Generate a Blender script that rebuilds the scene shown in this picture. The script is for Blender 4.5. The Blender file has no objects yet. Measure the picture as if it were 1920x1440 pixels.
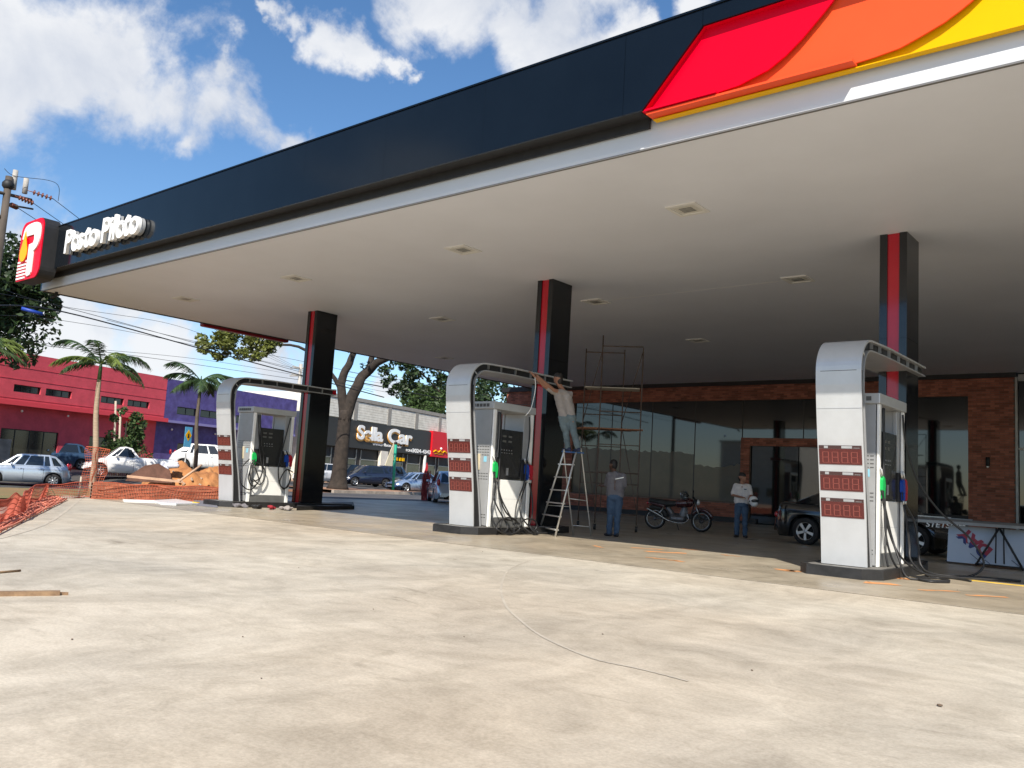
import bpy, bmesh, math, random
from mathutils import Vector, Matrix, noise as mnoise
random.seed(7)
S = bpy.context.scene
COL = S.collection
rad = math.radians

# ------------------------------------------------------------ camera (solved from the photograph's vanishing points)
FPX = 1598.0; CAMH = 1.1
def _n(v): return v.normalized()
_dY = _n(Vector((1330, 265, FPX))); _dX = -_n(Vector((-1935, 72, FPX))); _dX = _n(_dX - _dY*_dX.dot(_dY))
_dZ = _dX.cross(_dY)
if _dZ.y > 0: _dZ = -_dZ
R3 = Matrix((_dX, _dY, _dZ))
CAM = Vector((0, 0, CAMH))
def ray(u, v): return R3 @ Vector((u-960, v-720, FPX))
def onz(u, v, z=0.0): r = ray(u, v); return CAM + r*((z-CAMH)/r.z)
def ony(u, v, y): r = ray(u, v); return CAM + r*(y/r.y)
def onx(u, v, x): r = ray(u, v); return CAM + r*(x/r.x)
def atd(u, v, d): r = ray(u, v); return CAM + r*(d/math.hypot(r.x, r.y))
cam = bpy.data.cameras.new('camera'); camo = bpy.data.objects.new('camera', cam); COL.objects.link(camo)
cx_, cy_, cz_ = R3.col[0], -R3.col[1], -R3.col[2]
camo.matrix_world = Matrix.Translation(CAM) @ Matrix((cx_, cy_, cz_)).transposed().to_4x4()
cam.sensor_width = 36; cam.lens = FPX/1920*36; cam.clip_start = 0.05; cam.clip_end = 3000
S.camera = camo

# ------------------------------------------------------------ light
LD = Vector((-0.66, 1.0, -1.13)).normalized()
sun = bpy.data.lights.new('sun', 'SUN'); sun.energy = 5.0; sun.angle = rad(0.5); sun.color = (1.0, 0.93, 0.82)
suno = bpy.data.objects.new('sun', sun); COL.objects.link(suno)
suno.rotation_euler = LD.to_track_quat('-Z', 'Y').to_euler()
S.view_settings.view_transform = 'Standard'; S.view_settings.look = 'None'
S.view_settings.gamma = 1; S.view_settings.use_curve_mapping = False
S.view_settings.exposure = 0.42
W = bpy.data.worlds.new('World'); S.world = W; W.use_nodes = True
nt = W.node_tree; N = nt.nodes; L = nt.links; N.clear()
sky = N.new('ShaderNodeTexSky'); sky.sky_type = 'NISHITA'; sky.sun_disc = False
sky.sun_elevation = math.asin(-LD.z); sky.sun_rotation = math.atan2(-LD.x, -LD.y)
sky.altitude = 500; sky.air_density = 1.0; sky.dust_density = 0.6; sky.ozone_density = 2.2
tc = N.new('ShaderNodeTexCoord')
def wn(op, a, b=None, c=None):
    m = N.new('ShaderNodeMath'); m.operation = op
    for i, x in enumerate((a, b, c)):
        if x is None: continue
        if isinstance(x, (int, float)): m.inputs[i].default_value = x
        else: L.new(x, m.inputs[i])
    return m.outputs[0]
def wnoise(scale, detail, rough, dist=0.0, off=(0, 0, 0), sc=(1, 1, 1)):
    mp = N.new('ShaderNodeMapping'); L.new(tc.outputs['Generated'], mp.inputs['Vector'])
    mp.inputs['Location'].default_value = off; mp.inputs['Scale'].default_value = sc
    t = N.new('ShaderNodeTexNoise'); t.inputs['Scale'].default_value = scale; t.inputs['Detail'].default_value = detail
    t.inputs['Roughness'].default_value = rough; t.inputs['Distortion'].default_value = dist
    L.new(mp.outputs[0], t.inputs['Vector']); return t.outputs['Fac']
# cloud banks in fixed directions of the sky, their edges broken up by noise
BL = [(-60, 70, 150), (40, 95, 120), (130, 85, 110), (210, 130, 112), (300, 165, 108), (390, 190, 110), (470, 215, 92), (545, 250, 66), (350, 245, 50),
      (430, 125, 40), (600, 75, 55), (650, 95, 62), (690, 110, 45), (745, 128, 30), (540, 40, 40), (500, 28, 24),
      (850, 20, 85), (950, 40, 105), (1050, 45, 110), (1130, 70, 95), (1000, 110, 75), (1190, 60, 40), (880, -60, 120), (1080, -80, 130),
      (1330, -20, 60), (30, 470, 60), (150, 640, 110), (330, 640, 130), (250, 560, 60), (500, 660, 70), (0, 640, 100), (560, 560, 60), (90, 560, 40), (700, 720, 40), (-200, 200, 200), (-120, 500, 150)]
cur = None
wt = N.new('ShaderNodeTexNoise'); wt.inputs['Scale'].default_value = 9; wt.inputs['Detail'].default_value = 6; wt.inputs['Roughness'].default_value = .6; L.new(tc.outputs['Generated'], wt.inputs['Vector'])
wv = N.new('ShaderNodeVectorMath'); wv.operation = 'MULTIPLY_ADD'; L.new(wt.outputs['Color'], wv.inputs[0]); wv.inputs[1].default_value = (.15, .15, .15); wv.inputs[2].default_value = (-.075, -.075, -.075)
wa = N.new('ShaderNodeVectorMath'); wa.operation = 'ADD'; L.new(tc.outputs['Generated'], wa.inputs[0]); L.new(wv.outputs[0], wa.inputs[1])
for (u, v, r) in BL:
    d = ray(u, v).normalized()
    vm = N.new('ShaderNodeVectorMath'); vm.operation = 'DISTANCE'; L.new(wa.outputs[0], vm.inputs[0]); vm.inputs[1].default_value = d
    g = wn('MULTIPLY_ADD', vm.outputs['Value'], -FPX/r, 1.0)
    if cur is None: cur = g
    else:
        m = N.new('ShaderNodeMath'); m.operation = 'SMOOTH_MAX'; L.new(cur, m.inputs[0]); L.new(g, m.inputs[1]); m.inputs[2].default_value = 0.35; cur = m.outputs[0]
n1 = wnoise(7.0, 9, 0.62, 0.35)
n2 = wnoise(2.3, 4, 0.5, 0.2, (3.1, 1.7, 0.4), (1, 1, 1.8))
blob = wn('ADD', wn('MAXIMUM', cur, -1.0), wn('MULTIPLY', wn('SUBTRACT', n1, 0.5), 2.2))
glob = wn('ADD', wn('MULTIPLY', wn('SUBTRACT', n2, 0.72), 6.0), wn('MULTIPLY', wn('SUBTRACT', n1, 0.5), 1.8))
msk = wn('MAXIMUM', blob, glob)
mr = N.new('ShaderNodeMapRange'); mr.interpolation_type = 'SMOOTHSTEP'; L.new(msk, mr.inputs['Value'])
mr.inputs['From Min'].default_value = -0.05; mr.inputs['From Max'].default_value = 0.62
n3 = wnoise(5.0, 7, 0.6, 0.3, (0.03, -0.02, 0.05))
crr = N.new('ShaderNodeValToRGB'); L.new(n3, crr.inputs['Fac'])
crr.color_ramp.elements[0].position = 0.36; crr.color_ramp.elements[0].color = (0.56, 0.60, 0.68, 1)
crr.color_ramp.elements[1].position = 0.6; crr.color_ramp.elements[1].color = (0.80, 0.81, 0.83, 1)
bg1 = N.new('ShaderNodeBackground'); bg1.inputs['Strength'].default_value = 0.125
hs = N.new('ShaderNodeHueSaturation'); hs.inputs['Saturation'].default_value = 1.18; L.new(sky.outputs[0], hs.inputs['Color']); L.new(hs.outputs[0], bg1.inputs['Color'])
bg2 = N.new('ShaderNodeBackground'); L.new(crr.outputs[0], bg2.inputs['Color']); bg2.inputs['Strength'].default_value = 0.86
mx = N.new('ShaderNodeMixShader'); L.new(wn('MULTIPLY', mr.outputs[0], 0.95), mx.inputs[0]); L.new(bg1.outputs[0], mx.inputs[1]); L.new(bg2.outputs[0], mx.inputs[2])
wo = N.new('ShaderNodeOutputWorld'); L.new(mx.outputs[0], wo.inputs['Surface'])

# ------------------------------------------------------------ materials
def lin(r, g, b):
    f = lambda c: ((c/255+0.055)/1.055)**2.4 if c > 10 else c/255/12.92
    return (f(r), f(g), f(b), 1)
MATS = {}
def mat(name, col, rough=0.5, metal=0.0, spec=None, var=0.0, scale=4.0, bump=0.0, bscale=40.0, coat=0.0, island=0.0, col2=None, ior=None, stretch=None, emit=None, sub=None, dirt=0.0):
    if name in MATS: return MATS[name]
    m = bpy.data.materials.new(name); m.use_nodes = True; nt = m.node_tree; n = nt.nodes; l = nt.links
    b = n['Principled BSDF']; b.inputs['Roughness'].default_value = rough; b.inputs['Metallic'].default_value = metal
    c = col if len(col) == 4 else (*col, 1); b.inputs['Base Color'].default_value = c
    if coat: b.inputs['Coat Weight'].default_value = coat; b.inputs['Coat Roughness'].default_value = 0.03
    if ior: b.inputs['IOR'].default_value = ior
    if spec is not None: b.inputs['Specular IOR Level'].default_value = spec
    tcn = n.new('ShaderNodeTexCoord'); out = None
    def nz(sc, det=5, ro=0.6, st=None):
        mp = n.new('ShaderNodeMapping'); l.new(tcn.outputs['Object'], mp.inputs[0])
        if st: mp.inputs['Scale'].default_value = st
        t = n.new('ShaderNodeTexNoise'); t.inputs['Scale'].default_value = sc; t.inputs['Detail'].default_value = det; t.inputs['Roughness'].default_value = ro
        l.new(mp.outputs[0], t.inputs['Vector']); return t.outputs['Fac']
    last = None
    if var or col2:
        c2 = col2 if col2 else tuple(max(0, x*(1-var)) for x in c[:3]); c2 = (*c2[:3], 1)
        c1 = c if col2 else (*[min(1, x*(1+var*0.6)) for x in c[:3]], 1)
        r = n.new('ShaderNodeValToRGB'); l.new(nz(scale, 6, 0.62, stretch), r.inputs[0])
        r.color_ramp.elements[0].position = 0.32; r.color_ramp.elements[0].color = c2
        r.color_ramp.elements[1].position = 0.66; r.color_ramp.elements[1].color = c1
        last = r.outputs[0]
    if dirt:
        r = n.new('ShaderNodeValToRGB'); l.new(nz(1.7, 8, 0.7), r.inputs[0])
        r.color_ramp.elements[0].position = 0.35; r.color_ramp.elements[0].color = (1-dirt, 1-dirt*1.05, 1-dirt*1.15, 1)
        r.color_ramp.elements[1].position = 0.6; r.color_ramp.elements[1].color = (1, 1, 1, 1)
        mm = n.new('ShaderNodeMix'); mm.data_type = 'RGBA'; mm.blend_type = 'MULTIPLY'; mm.inputs[0].default_value = 1
        if last: l.new(last, mm.inputs[6])
        else: mm.inputs[6].default_value = c
        l.new(r.outputs[0], mm.inputs[7]); last = mm.outputs[2]
    if island:
        g = n.new('ShaderNodeNewGeometry'); h = n.new('ShaderNodeHueSaturation')
        a = n.new('ShaderNodeMapRange'); l.new(g.outputs['Random Per Island'], a.inputs[0]); a.inputs[3].default_value = 1-island; a.inputs[4].default_value = 1+island
        l.new(a.outputs[0], h.inputs['Value'])
        if last: l.new(last, h.inputs['Color'])
        else: h.inputs['Color'].default_value = c
        last = h.outputs[0]
    if last: l.new(last, b.inputs['Base Color'])
    if bump:
        bn = n.new('ShaderNodeBump'); bn.inputs['Strength'].default_value = bump; bn.inputs['Distance'].default_value = 0.02
        l.new(nz(bscale, 6, 0.6, stretch), bn.inputs['Height']); l.new(bn.outputs[0], b.inputs['Normal'])
    if emit:
        b.inputs['Emission Color'].default_value = emit; b.inputs['Emission Strength'].default_value = 1
    if sub:
        b.inputs['Transmission Weight'].default_value = 0
        tr = n.new('ShaderNodeBsdfTranslucent'); ms = n.new('ShaderNodeMixShader'); ms.inputs[0].default_value = sub
        if last: l.new(last, tr.inputs[0])
        else: tr.inputs[0].default_value = c
        o = n['Material Output']; l.new(b.outputs[0], ms.inputs[1]); l.new(tr.outputs[0], ms.inputs[2]); l.new(ms.outputs[0], o.inputs[0])
    MATS[name] = m; return m

M_silver = mat('silver_panel', lin(196, 198, 199), 0.38, 0.3, var=0.04, scale=1.5, dirt=0.07, bump=0.02, bscale=60)
M_silver2 = mat('grey_cabinet', lin(176, 178, 180), 0.42, 0.3, var=0.05, scale=2, dirt=0.1)
M_alu = mat('aluminium', lin(190, 190, 188), 0.32, 0.8, var=0.08, scale=6)
M_white = mat('white_paint', lin(244, 244, 240), 0.4, 0.0, var=0.03, scale=2, dirt=0.06)
M_white_gl = mat('white_letter', lin(240, 240, 238), 0.35)
M_black = mat('black_gloss_panel', (0.009, 0.010, 0.012), 0.09, 0, var=0.2, scale=0.6, ior=1.55, bump=0.012, bscale=1.3)
M_navy = mat('dark_fascia', (0.004, 0.0065, 0.010), 0.11, 0, var=0.25, scale=0.4, ior=1.37, bump=0.03, bscale=0.7)
M_blackmat = mat('black_matt', (0.016, 0.016, 0.017), 0.6, var=0.3, scale=5)
M_kerb = mat('kerb_black', (0.022, 0.022, 0.023), 0.55, var=0.35, scale=6, dirt=0.35, bump=0.2)
M_rubber = mat('rubber', (0.016, 0.016, 0.017), 0.5, var=0.2, scale=9)
M_red = mat('logo_red', (0.66, 0.0, 0.018), 0.35, var=0.02, spec=.12)
M_orange = mat('logo_orange', (0.78, 0.085, 0.025), 0.35, var=0.02, spec=.12)
M_yellow = mat('logo_yellow', (0.75, 0.41, 0.0), 0.35, var=0.02, spec=.12)
M_redstripe = mat('red_stripe', (0.42, 0.006, 0.018), 0.12, var=0.05, ior=1.55)
M_soffit = mat('soffit', lin(216, 219, 226), 0.5, var=0.05, scale=0.35, bump=0.02, bscale=0.8)
M_trim = mat('soffit_trim', (0.60, 0.62, 0.64), 0.5, 0.0, var=0.05, scale=0.5)
M_steel = mat('galvanised', lin(150, 150, 148), 0.45, 0.7, var=0.15)
M_disp = mat('price_display', (0.09, 0.011, 0.010), 0.3, var=0.2, scale=30, coat=0.4)
M_digit = mat('display_digit', (0.24, 0.06, 0.045), 0.45)
M_dslot = mat('display_slot', (0.05, 0.02, 0.02), 0.3, coat=0.5)
M_glassd = mat('dark_glass', (0.006, 0.008, 0.009), 0.03, ior=1.75)
M_screen = mat('screen_black', (0.022, 0.022, 0.023), 0.25, coat=0.3)
M_green = mat('nozzle_green', (0.01, 0.42, 0.09), 0.4)
M_blue = mat('nozzle_blue', (0.008, 0.06, 0.36), 0.4)
M_nred = mat('nozzle_red', (0.45, 0.015, 0.03), 0.4)

# ------------------------------------------------------------ mesh helpers
class MB:
    def __init__(s): s.v = []; s.f = []; s.m = []; s.sm = []
    def add(s, vs, fs, mi=0, sm=False):
        o = len(s.v); s.v += [tuple(p) for p in vs]; s.f += [tuple(i+o for i in f) for f in fs]
        s.m += [mi]*len(fs); s.sm += [sm]*len(fs); return s
    def box(s, lo, hi, mi=0, M=None, bev=0.0):
        x0, y0, z0 = lo; x1, y1, z1 = hi
        if bev:
            return s.bbox(lo, hi, bev, mi, M)
        vs = [Vector(p) for p in ((x0,y0,z0),(x1,y0,z0),(x1,y1,z0),(x0,y1,z0),(x0,y0,z1),(x1,y0,z1),(x1,y1,z1),(x0,y1,z1))]
        if M: vs = [M @ p for p in vs]
        return s.add(vs, [(0,3,2,1),(4,5,6,7),(0,1,5,4),(1,2,6,5),(2,3,7,6),(3,0,4,7)], mi)
    def bbox(s, lo, hi, b, mi=0, M=None):
        bm = bmesh.new(); bmesh.ops.create_cube(bm, size=1)
        c = [(lo[i]+hi[i])/2 for i in range(3)]; d = [abs(hi[i]-lo[i]) for i in range(3)]
        for q in bm.verts: q.co = Vector((c[0]+q.co.x*d[0], c[1]+q.co.y*d[1], c[2]+q.co.z*d[2]))
        bmesh.ops.bevel(bm, geom=bm.edges[:], offset=min(b, min(d)*0.45), segments=2, profile=0.6, affect='EDGES')
        vs = [(M @ q.co if M else q.co.copy()) for q in bm.verts]; bm.verts.index_update()
        fs = [tuple(q.index for q in f.verts) for f in bm.faces]; bm.free()
        return s.add(vs, fs, mi)
    def prism(s, poly, ax, a, b, mi=0, M=None):
        # poly: 2D points, ax: axis index of extrusion; other two axes in order
        o = [i for i in range(3) if i != ax]; vs = []
        for t in (a, b):
            for p in poly:
                q = [0, 0, 0]; q[ax] = t; q[o[0]] = p[0]; q[o[1]] = p[1]; vs.append(Vector(q))
        if M: vs = [M @ p for p in vs]
        k = len(poly); fs = [tuple(range(k)), tuple(range(2*k-1, k-1, -1))] + [(i, i+k, (i+1) % k+k, (i+1) % k) for i in range(k)]
        return s.add(vs, fs, mi)
    def tube(s, path, r, seg=8, mi=0, cap=True, sm=True):
        P = [Vector(p) for p in path]; k = len(P); rs = r if isinstance(r, (list, tuple)) else [r]*k
        up = Vector((0, 0, 1)); vs = []; prev = None
        for i, p in enumerate(P):
            d = (P[min(i+1, k-1)]-P[max(i-1, 0)])
            if d.length < 1e-9: d = Vector((0, 0, 1))
            d.normalize()
            if prev is None:
                a = d.cross(up)
                if a.length < 0.05: a = d.cross(Vector((1, 0, 0)))
            else:
                a = prev - d*prev.dot(d)
                if a.length < 1e-4: a = d.cross(up)
            a.normalize(); prev = a; b = d.cross(a)
            for j in range(seg):
                t = 2*math.pi*j/seg; vs.append(p + (a*math.cos(t)+b*math.sin(t))*rs[i])
        fs = [(i*seg+j, i*seg+(j+1) % seg, (i+1)*seg+(j+1) % seg, (i+1)*seg+j) for i in range(k-1) for j in range(seg)]
        if cap: fs += [tuple(range(seg))[::-1], tuple(range((k-1)*seg, k*seg))]
        return s.add(vs, fs, mi, sm)
    def lathe(s, prof, seg=24, M=None, mi=0, sm=True):
        # prof (r,z) about local z
        vs = [];
        for (r, z) in prof:
            for j in range(seg):
                t = 2*math.pi*j/seg; q = Vector((r*math.cos(t), r*math.sin(t), z)); vs.append(M @ q if M else q)
        k = len(prof); fs = [(i*seg+j, i*seg+(j+1) % seg, (i+1)*seg+(j+1) % seg, (i+1)*seg+j) for i in range(k-1) for j in range(seg)]
        return s.add(vs, fs, mi, sm)
    def ball(s, c, r, seg=12, mi=0, sc=(1, 1, 1), M=None):
        vs = []; h = seg//2+1
        for i in range(h):
            a = math.pi*i/(h-1)
            for j in range(seg):
                t = 2*math.pi*j/seg; q = Vector((math.sin(a)*math.cos(t)*sc[0], math.sin(a)*math.sin(t)*sc[1], math.cos(a)*sc[2]))*r + Vector(c); vs.append(M @ q if M else q)
        fs = [(i*seg+j, (i+1)*seg+j, (i+1)*seg+(j+1) % seg, i*seg+(j+1) % seg) for i in range(h-1) for j in range(seg)]
        return s.add(vs, fs, mi, True)
    def quad(s, a, b, c, d, mi=0): return s.add([a, b, c, d], [(0, 1, 2, 3)], mi)
    def build(s, name, mats, parent=None, smooth=None):
        me = bpy.data.meshes.new(name); me.from_pydata(s.v, [], s.f)
        for m in (mats if isinstance(mats, (list, tuple)) else [mats]): me.materials.append(m)
        me.polygons.foreach_set('material_index', s.m)
        me.polygons.foreach_set('use_smooth', [bool(x) if smooth is None else smooth for x in s.sm])
        me.update()
        o = bpy.data.objects.new(name, me); COL.objects.link(o)
        if parent: o.parent = parent
        return o
def empty(name, label, cat, loc=(0, 0, 0), rz=0.0, group=None):
    o = bpy.data.objects.new(name, None); COL.objects.link(o); o.location = loc; o.rotation_euler = (0, 0, rz); o.empty_display_size = 0.2
    o['label'] = label; o['category'] = cat
    if group: o['group'] = group
    return o
def tag(o, label, cat, group=None, kind=None):
    if label: o['label'] = label
    if cat: o['category'] = cat
    if group: o['group'] = group
    if kind: o['kind'] = kind
    return o
def struct(o): o['kind'] = 'structure'; return o
def stuff(o): o['kind'] = 'stuff'; return o
def spline(pts, n=8):
    P = [Vector(p) for p in pts]; out = []
    for i in range(len(P)-1):
        p0, p1, p2, p3 = P[max(i-1, 0)], P[i], P[i+1], P[min(i+2, len(P)-1)]
        for j in range(n):
            t = j/n; out.append(0.5*((2*p1)+(-p0+p2)*t+(2*p0-5*p1+4*p2-p3)*t*t+(-p0+3*p1-3*p2+p3)*t**3))
    out.append(P[-1]); return out
def text(name, s, m, parent, M, size=1.0, ext=0.02, off=0.0, shear=0.0, space=1.0, sx=1.0):
    c = bpy.data.curves.new(name, 'FONT'); c.body = s; c.size = size; c.extrude = ext; c.offset = off; c.shear = shear; c.space_character = space
    o = bpy.data.objects.new(name, c); COL.objects.link(o)
    dg = bpy.context.evaluated_depsgraph_get(); me = bpy.data.meshes.new_from_object(o.evaluated_get(dg)); bpy.data.objects.remove(o)
    me.transform(M @ Matrix.Diagonal((sx, 1, 1, 1))); me.materials.clear(); me.materials.append(m); me.name = name
    q = bpy.data.objects.new(name, me); COL.objects.link(q)
    if parent: q.parent = parent
    return q
UPM = Matrix.Rotation(rad(90), 4, 'X')   # lettering upright, facing -Y
# ------------------------------------------------------------ ground
def concrete(name, c1, c2, c3, rough, smud=0.5, rlo=None):
    m = bpy.data.materials.new(name); m.use_nodes = True; n = m.node_tree.nodes; l = m.node_tree.links; b = n['Principled BSDF']
    tcn = n.new('ShaderNodeTexCoord')
    def nz(sc, det, ro, off=(0, 0, 0), st=(1, 1, 1), rot=0, dist=0):
        mp = n.new('ShaderNodeMapping'); l.new(tcn.outputs['Object'], mp.inputs[0]); mp.inputs['Location'].default_value = off; mp.inputs['Scale'].default_value = st; mp.inputs['Rotation'].default_value = (0, 0, rot)
        t = n.new('ShaderNodeTexNoise'); t.inputs['Scale'].default_value = sc; t.inputs['Detail'].default_value = det; t.inputs['Roughness'].default_value = ro; t.inputs['Distortion'].default_value = dist
        l.new(mp.outputs[0], t.inputs['Vector']); return t.outputs['Fac']
    def ramp(f, p0, c0, p1, cc):
        r = n.new('ShaderNodeValToRGB'); l.new(f, r.inputs[0]); r.color_ramp.elements[0].position = p0; r.color_ramp.elements[0].color = c0
        r.color_ramp.elements[1].position = p1; r.color_ramp.elements[1].color = cc; return r.outputs[0]
    def mixc(a, bb, f, mode='MIX'):
        mm = n.new('ShaderNodeMix'); mm.data_type = 'RGBA'; mm.blend_type = mode
        if isinstance(f, float): mm.inputs[0].default_value = f
        else: l.new(f, mm.inputs[0])
        l.new(a, mm.inputs[6]); l.new(bb, mm.inputs[7]); return mm.outputs[2]
    base = ramp(nz(0.28, 5, 0.55, dist=0.6), 0.33, c2, 0.62, c1)
    tint = ramp(nz(0.12, 3, 0.5, (4, 9, 0)), 0.42, (1, 1, 1, 1), 0.66, c3)
    base = mixc(base, tint, 0.8, 'MULTIPLY')
    # trowel streaks and drying clouds
    base = mixc(base, ramp(nz(1.0, 9, 0.72, (2, 0, 0), (1.0, 0.7, 1), 0.7, 1.0), 0.33, (0.74, 0.73, 0.71, 1), 0.62, (1.08, 1.08, 1.07, 1)), 1.0, 'MULTIPLY')
    base = mixc(base, ramp(nz(3.0, 8, 0.75, (7, 3, 0), (0.7, 1.2, 1), 0.35, 0.9), 0.36, (0.82, 0.81, 0.79, 1), 0.56, (1, 1, 1, 1)), 0.9, 'MULTIPLY')
    # dark smudges
    base = mixc(base, ramp(nz(0.9, 4, 0.75, (1, 5, 0), (0.55, 1.3, 1), 1.0, 0.8), 0.27, (0.52, 0.50, 0.47, 1), 0.38, (1, 1, 1, 1)), smud, 'MULTIPLY')
    base = mixc(base, ramp(nz(45, 5, 0.75), 0.36, (0.83, 0.825, 0.81, 1), 0.6, (1.03, 1.03, 1.03, 1)), 1.0, 'MULTIPLY')
    l.new(base, b.inputs['Base Color'])
    rr = n.new('ShaderNodeMapRange'); l.new(nz(0.8, 5, 0.6), rr.inputs[0]); rr.inputs[1].default_value = 0.3; rr.inputs[2].default_value = 0.7
    rr.inputs[3].default_value = (rlo if rlo else rough-0.1); rr.inputs[4].default_value = rough; l.new(rr.outputs[0], b.inputs['Roughness'])
    bn = n.new('ShaderNodeBump'); bn.inputs['Strength'].default_value = 0.25; bn.inputs['Distance'].default_value = 0.006; l.new(nz(25, 7, 0.7), bn.inputs['Height']); l.new(bn.outputs[0], b.inputs['Normal'])
    return m
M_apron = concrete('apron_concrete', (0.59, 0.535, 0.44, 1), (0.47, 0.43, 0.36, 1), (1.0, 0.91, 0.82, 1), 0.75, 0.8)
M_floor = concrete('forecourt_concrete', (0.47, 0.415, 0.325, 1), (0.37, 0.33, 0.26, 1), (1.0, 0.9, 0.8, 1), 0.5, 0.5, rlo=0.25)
M_dirt = mat('dirt', (0.30, 0.14, 0.065), 0.95, col2=(0.17, 0.075, 0.035), scale=0.8, bump=0.6, bscale=14)
M_grass = mat('grass_ground', (0.16, 0.15, 0.055), 0.95, col2=(0.26, 0.15, 0.07), scale=0.5, bump=0.6, bscale=20)
M_asph = mat('asphalt', (0.075, 0.072, 0.068), 0.85, col2=(0.045, 0.044, 0.043), scale=0.6, bump=0.3, bscale=60)
M_asph2 = mat('worn_asphalt', (0.115, 0.105, 0.10), 0.7, col2=(0.05, 0.048, 0.048), scale=0.35, bump=0.2, bscale=50)
M_pave = mat('tan_paving', (0.42, 0.26, 0.16), 0.9, col2=(0.33, 0.2, 0.13), scale=1.2, bump=0.3)
M_seam = mat('joint_filler', (0.03, 0.022, 0.016), 0.9)

struct(MB().box((-700, -700, -2.0), (700, 700, -0.62)).build('ground', M_grass))
ap = MB(); ap.prism([(-25.35, 10.75), (-16.6, 5.4), (-17.5, 0), (-24, -14), (-24, -40), (45, -40), (45, 11.0), (-25.6, 11.0)], 2, -0.5, 0.0)
struct(ap.build('concrete_apron', M_apron))
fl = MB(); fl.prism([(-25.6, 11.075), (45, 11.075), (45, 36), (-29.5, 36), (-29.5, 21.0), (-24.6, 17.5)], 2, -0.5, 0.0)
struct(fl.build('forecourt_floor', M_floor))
struct(MB().box((-25.6, 11.001, -0.4), (45, 11.074, -0.004)).build('expansion_joint', M_seam))
# saw cuts, scuffs and a tyre arc on the apron: thin sheets a few mm up
M_scuff = mat('tyre_rubber_mark', (0.41, 0.365, 0.295), 0.8, col2=(0.53, 0.47, 0.38), scale=3)
M_cut = mat('saw_cut', (0.45, 0.39, 0.31), 0.9, col2=(.53, .47, .38), scale=2)
def ribbon(pts, w, z):
    P = spline(pts, 10); mb = MB(); vs = []
    for i, p in enumerate(P):
        d = (P[min(i+1, len(P)-1)]-P[max(i-1, 0)]).normalized(); s = Vector((-d.y, d.x, 0))*w*0.5*(0.6+0.7*abs(math.sin(i*1.7)))
        vs += [Vector((p.x, p.y, z))-s, Vector((p.x, p.y, z))+s]
    mb.add(vs, [(2*i, 2*i+2, 2*i+3, 2*i+1) for i in range(len(P)-1)]); return mb
def gp(l): return [onz(u, v) for u, v in l]
struct(ribbon(gp([(990, 1052), (955, 1068), (940, 1100), (948, 1135), (975, 1163), (1010, 1190), (1060, 1215), (1120, 1238), (1200, 1255), (1290, 1278)]), 0.022, 0.004).build('tyre_mark', M_scuff))
struct(ribbon(gp([(160, 928), (100, 975), (0, 1010)]), 0.05, 0.004).build('tyre_mark', M_scuff))
M_op = mat('orange_marking_paint', (0.85, 0.30, 0.06), 0.7, col2=(0.45, 0.32, 0.2), scale=3, stretch=(1, 4, 1))
M_yl = mat('yellow_line_paint', (0.80, 0.52, 0.03), 0.6, var=0.2, scale=6)
struct(MB().box((-3.25, 15.28, -0.01), (9, 15.40, 0.004)).build('yellow_floor_line', M_yl))
rr = random.Random(3)
for (u, v, lu, w) in [(1215, 1029, 60, .05), (1250, 1036, 75, .09), (1300, 1031, 45, .05), (1230, 1047, 40, .04), (1270, 1052, 20, .05), (1120, 1025, 18, .03), (1480, 1070, 22, .12), (1650, 1094, 60, .12), (1700, 1086, 50, .1), (1760, 1108, 80, .04), (1850, 1118, 80, .05), (1370, 1042, 40, .03)]:
    a = onz(u-lu*.5, v-2); b = onz(u+lu*.5, v+2)
    ps = [a+(b-a)*t/5+Vector((0, rr.uniform(-.05, .05), 0)) for t in range(6)]
    struct(ribbon(ps, w*2.2, 0.004).build('orange_paint_mark', M_op))

# the ground across the street, in street coordinates t (along the facades) and n (away from us)
D = ray(1745, 953); D.z = 0; D.normalize(); NN = Vector((-D.y, D.x, 0)); NN = NN if NN.dot(ray(134, 870)) > 0 else -NN
_r = ray(134, 870); P0 = _r*(55/math.hypot(_r.x, _r.y)); P0.z = 0
N0 = P0.dot(NN); ROT = math.atan2(D.y, D.x)
def sm(a, b, x): x = max(0, min(1, (x-a)/(b-a))); return x*x*(3-2*x)
def gz(x, y):
    p = Vector((x, y, 0)); n = p.dot(NN)
    dip = -0.02 - 0.30*sm(27, 34, n) + 0.30*sm(38, 42, n) + 0.40*sm(40.5, 43, n)
    far = -0.02 + 0.02*sm(26, 29, n) + 0.28*sm(30.5, 36, n) + 0.12*sm(38, 44, n)
    k = sm(16.5, 21, y)
    return dip*(1-k)+far*k
def tn(t, n, z=0): p = P0 + D*t + NN*(n-N0); return Vector((p.x, p.y, z))
grids = {'grass_verge': [], 'street_road': [], 'street_pavement': [], 'dirt_verge': [], 'driveway': []}
for i in range(-50, 110):
    for j in range(17, 90):
        c = tn(i+.5, j+.5); n = j+.5
        if c.x > -24: continue
        if j > 48: k = 'street_pavement'
        elif c.y < 14.5 and n < 32: k = 'grass_verge'
        elif n < 29.6 and c.y > 20.5: k = 'driveway'
        elif n < 32: k = 'dirt_verge' if c.y < 28 else 'dirt_verge'
        elif n < 41.5: k = 'street_road'
        else: k = 'street_pavement'
        grids[k].append((i, j))
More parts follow.
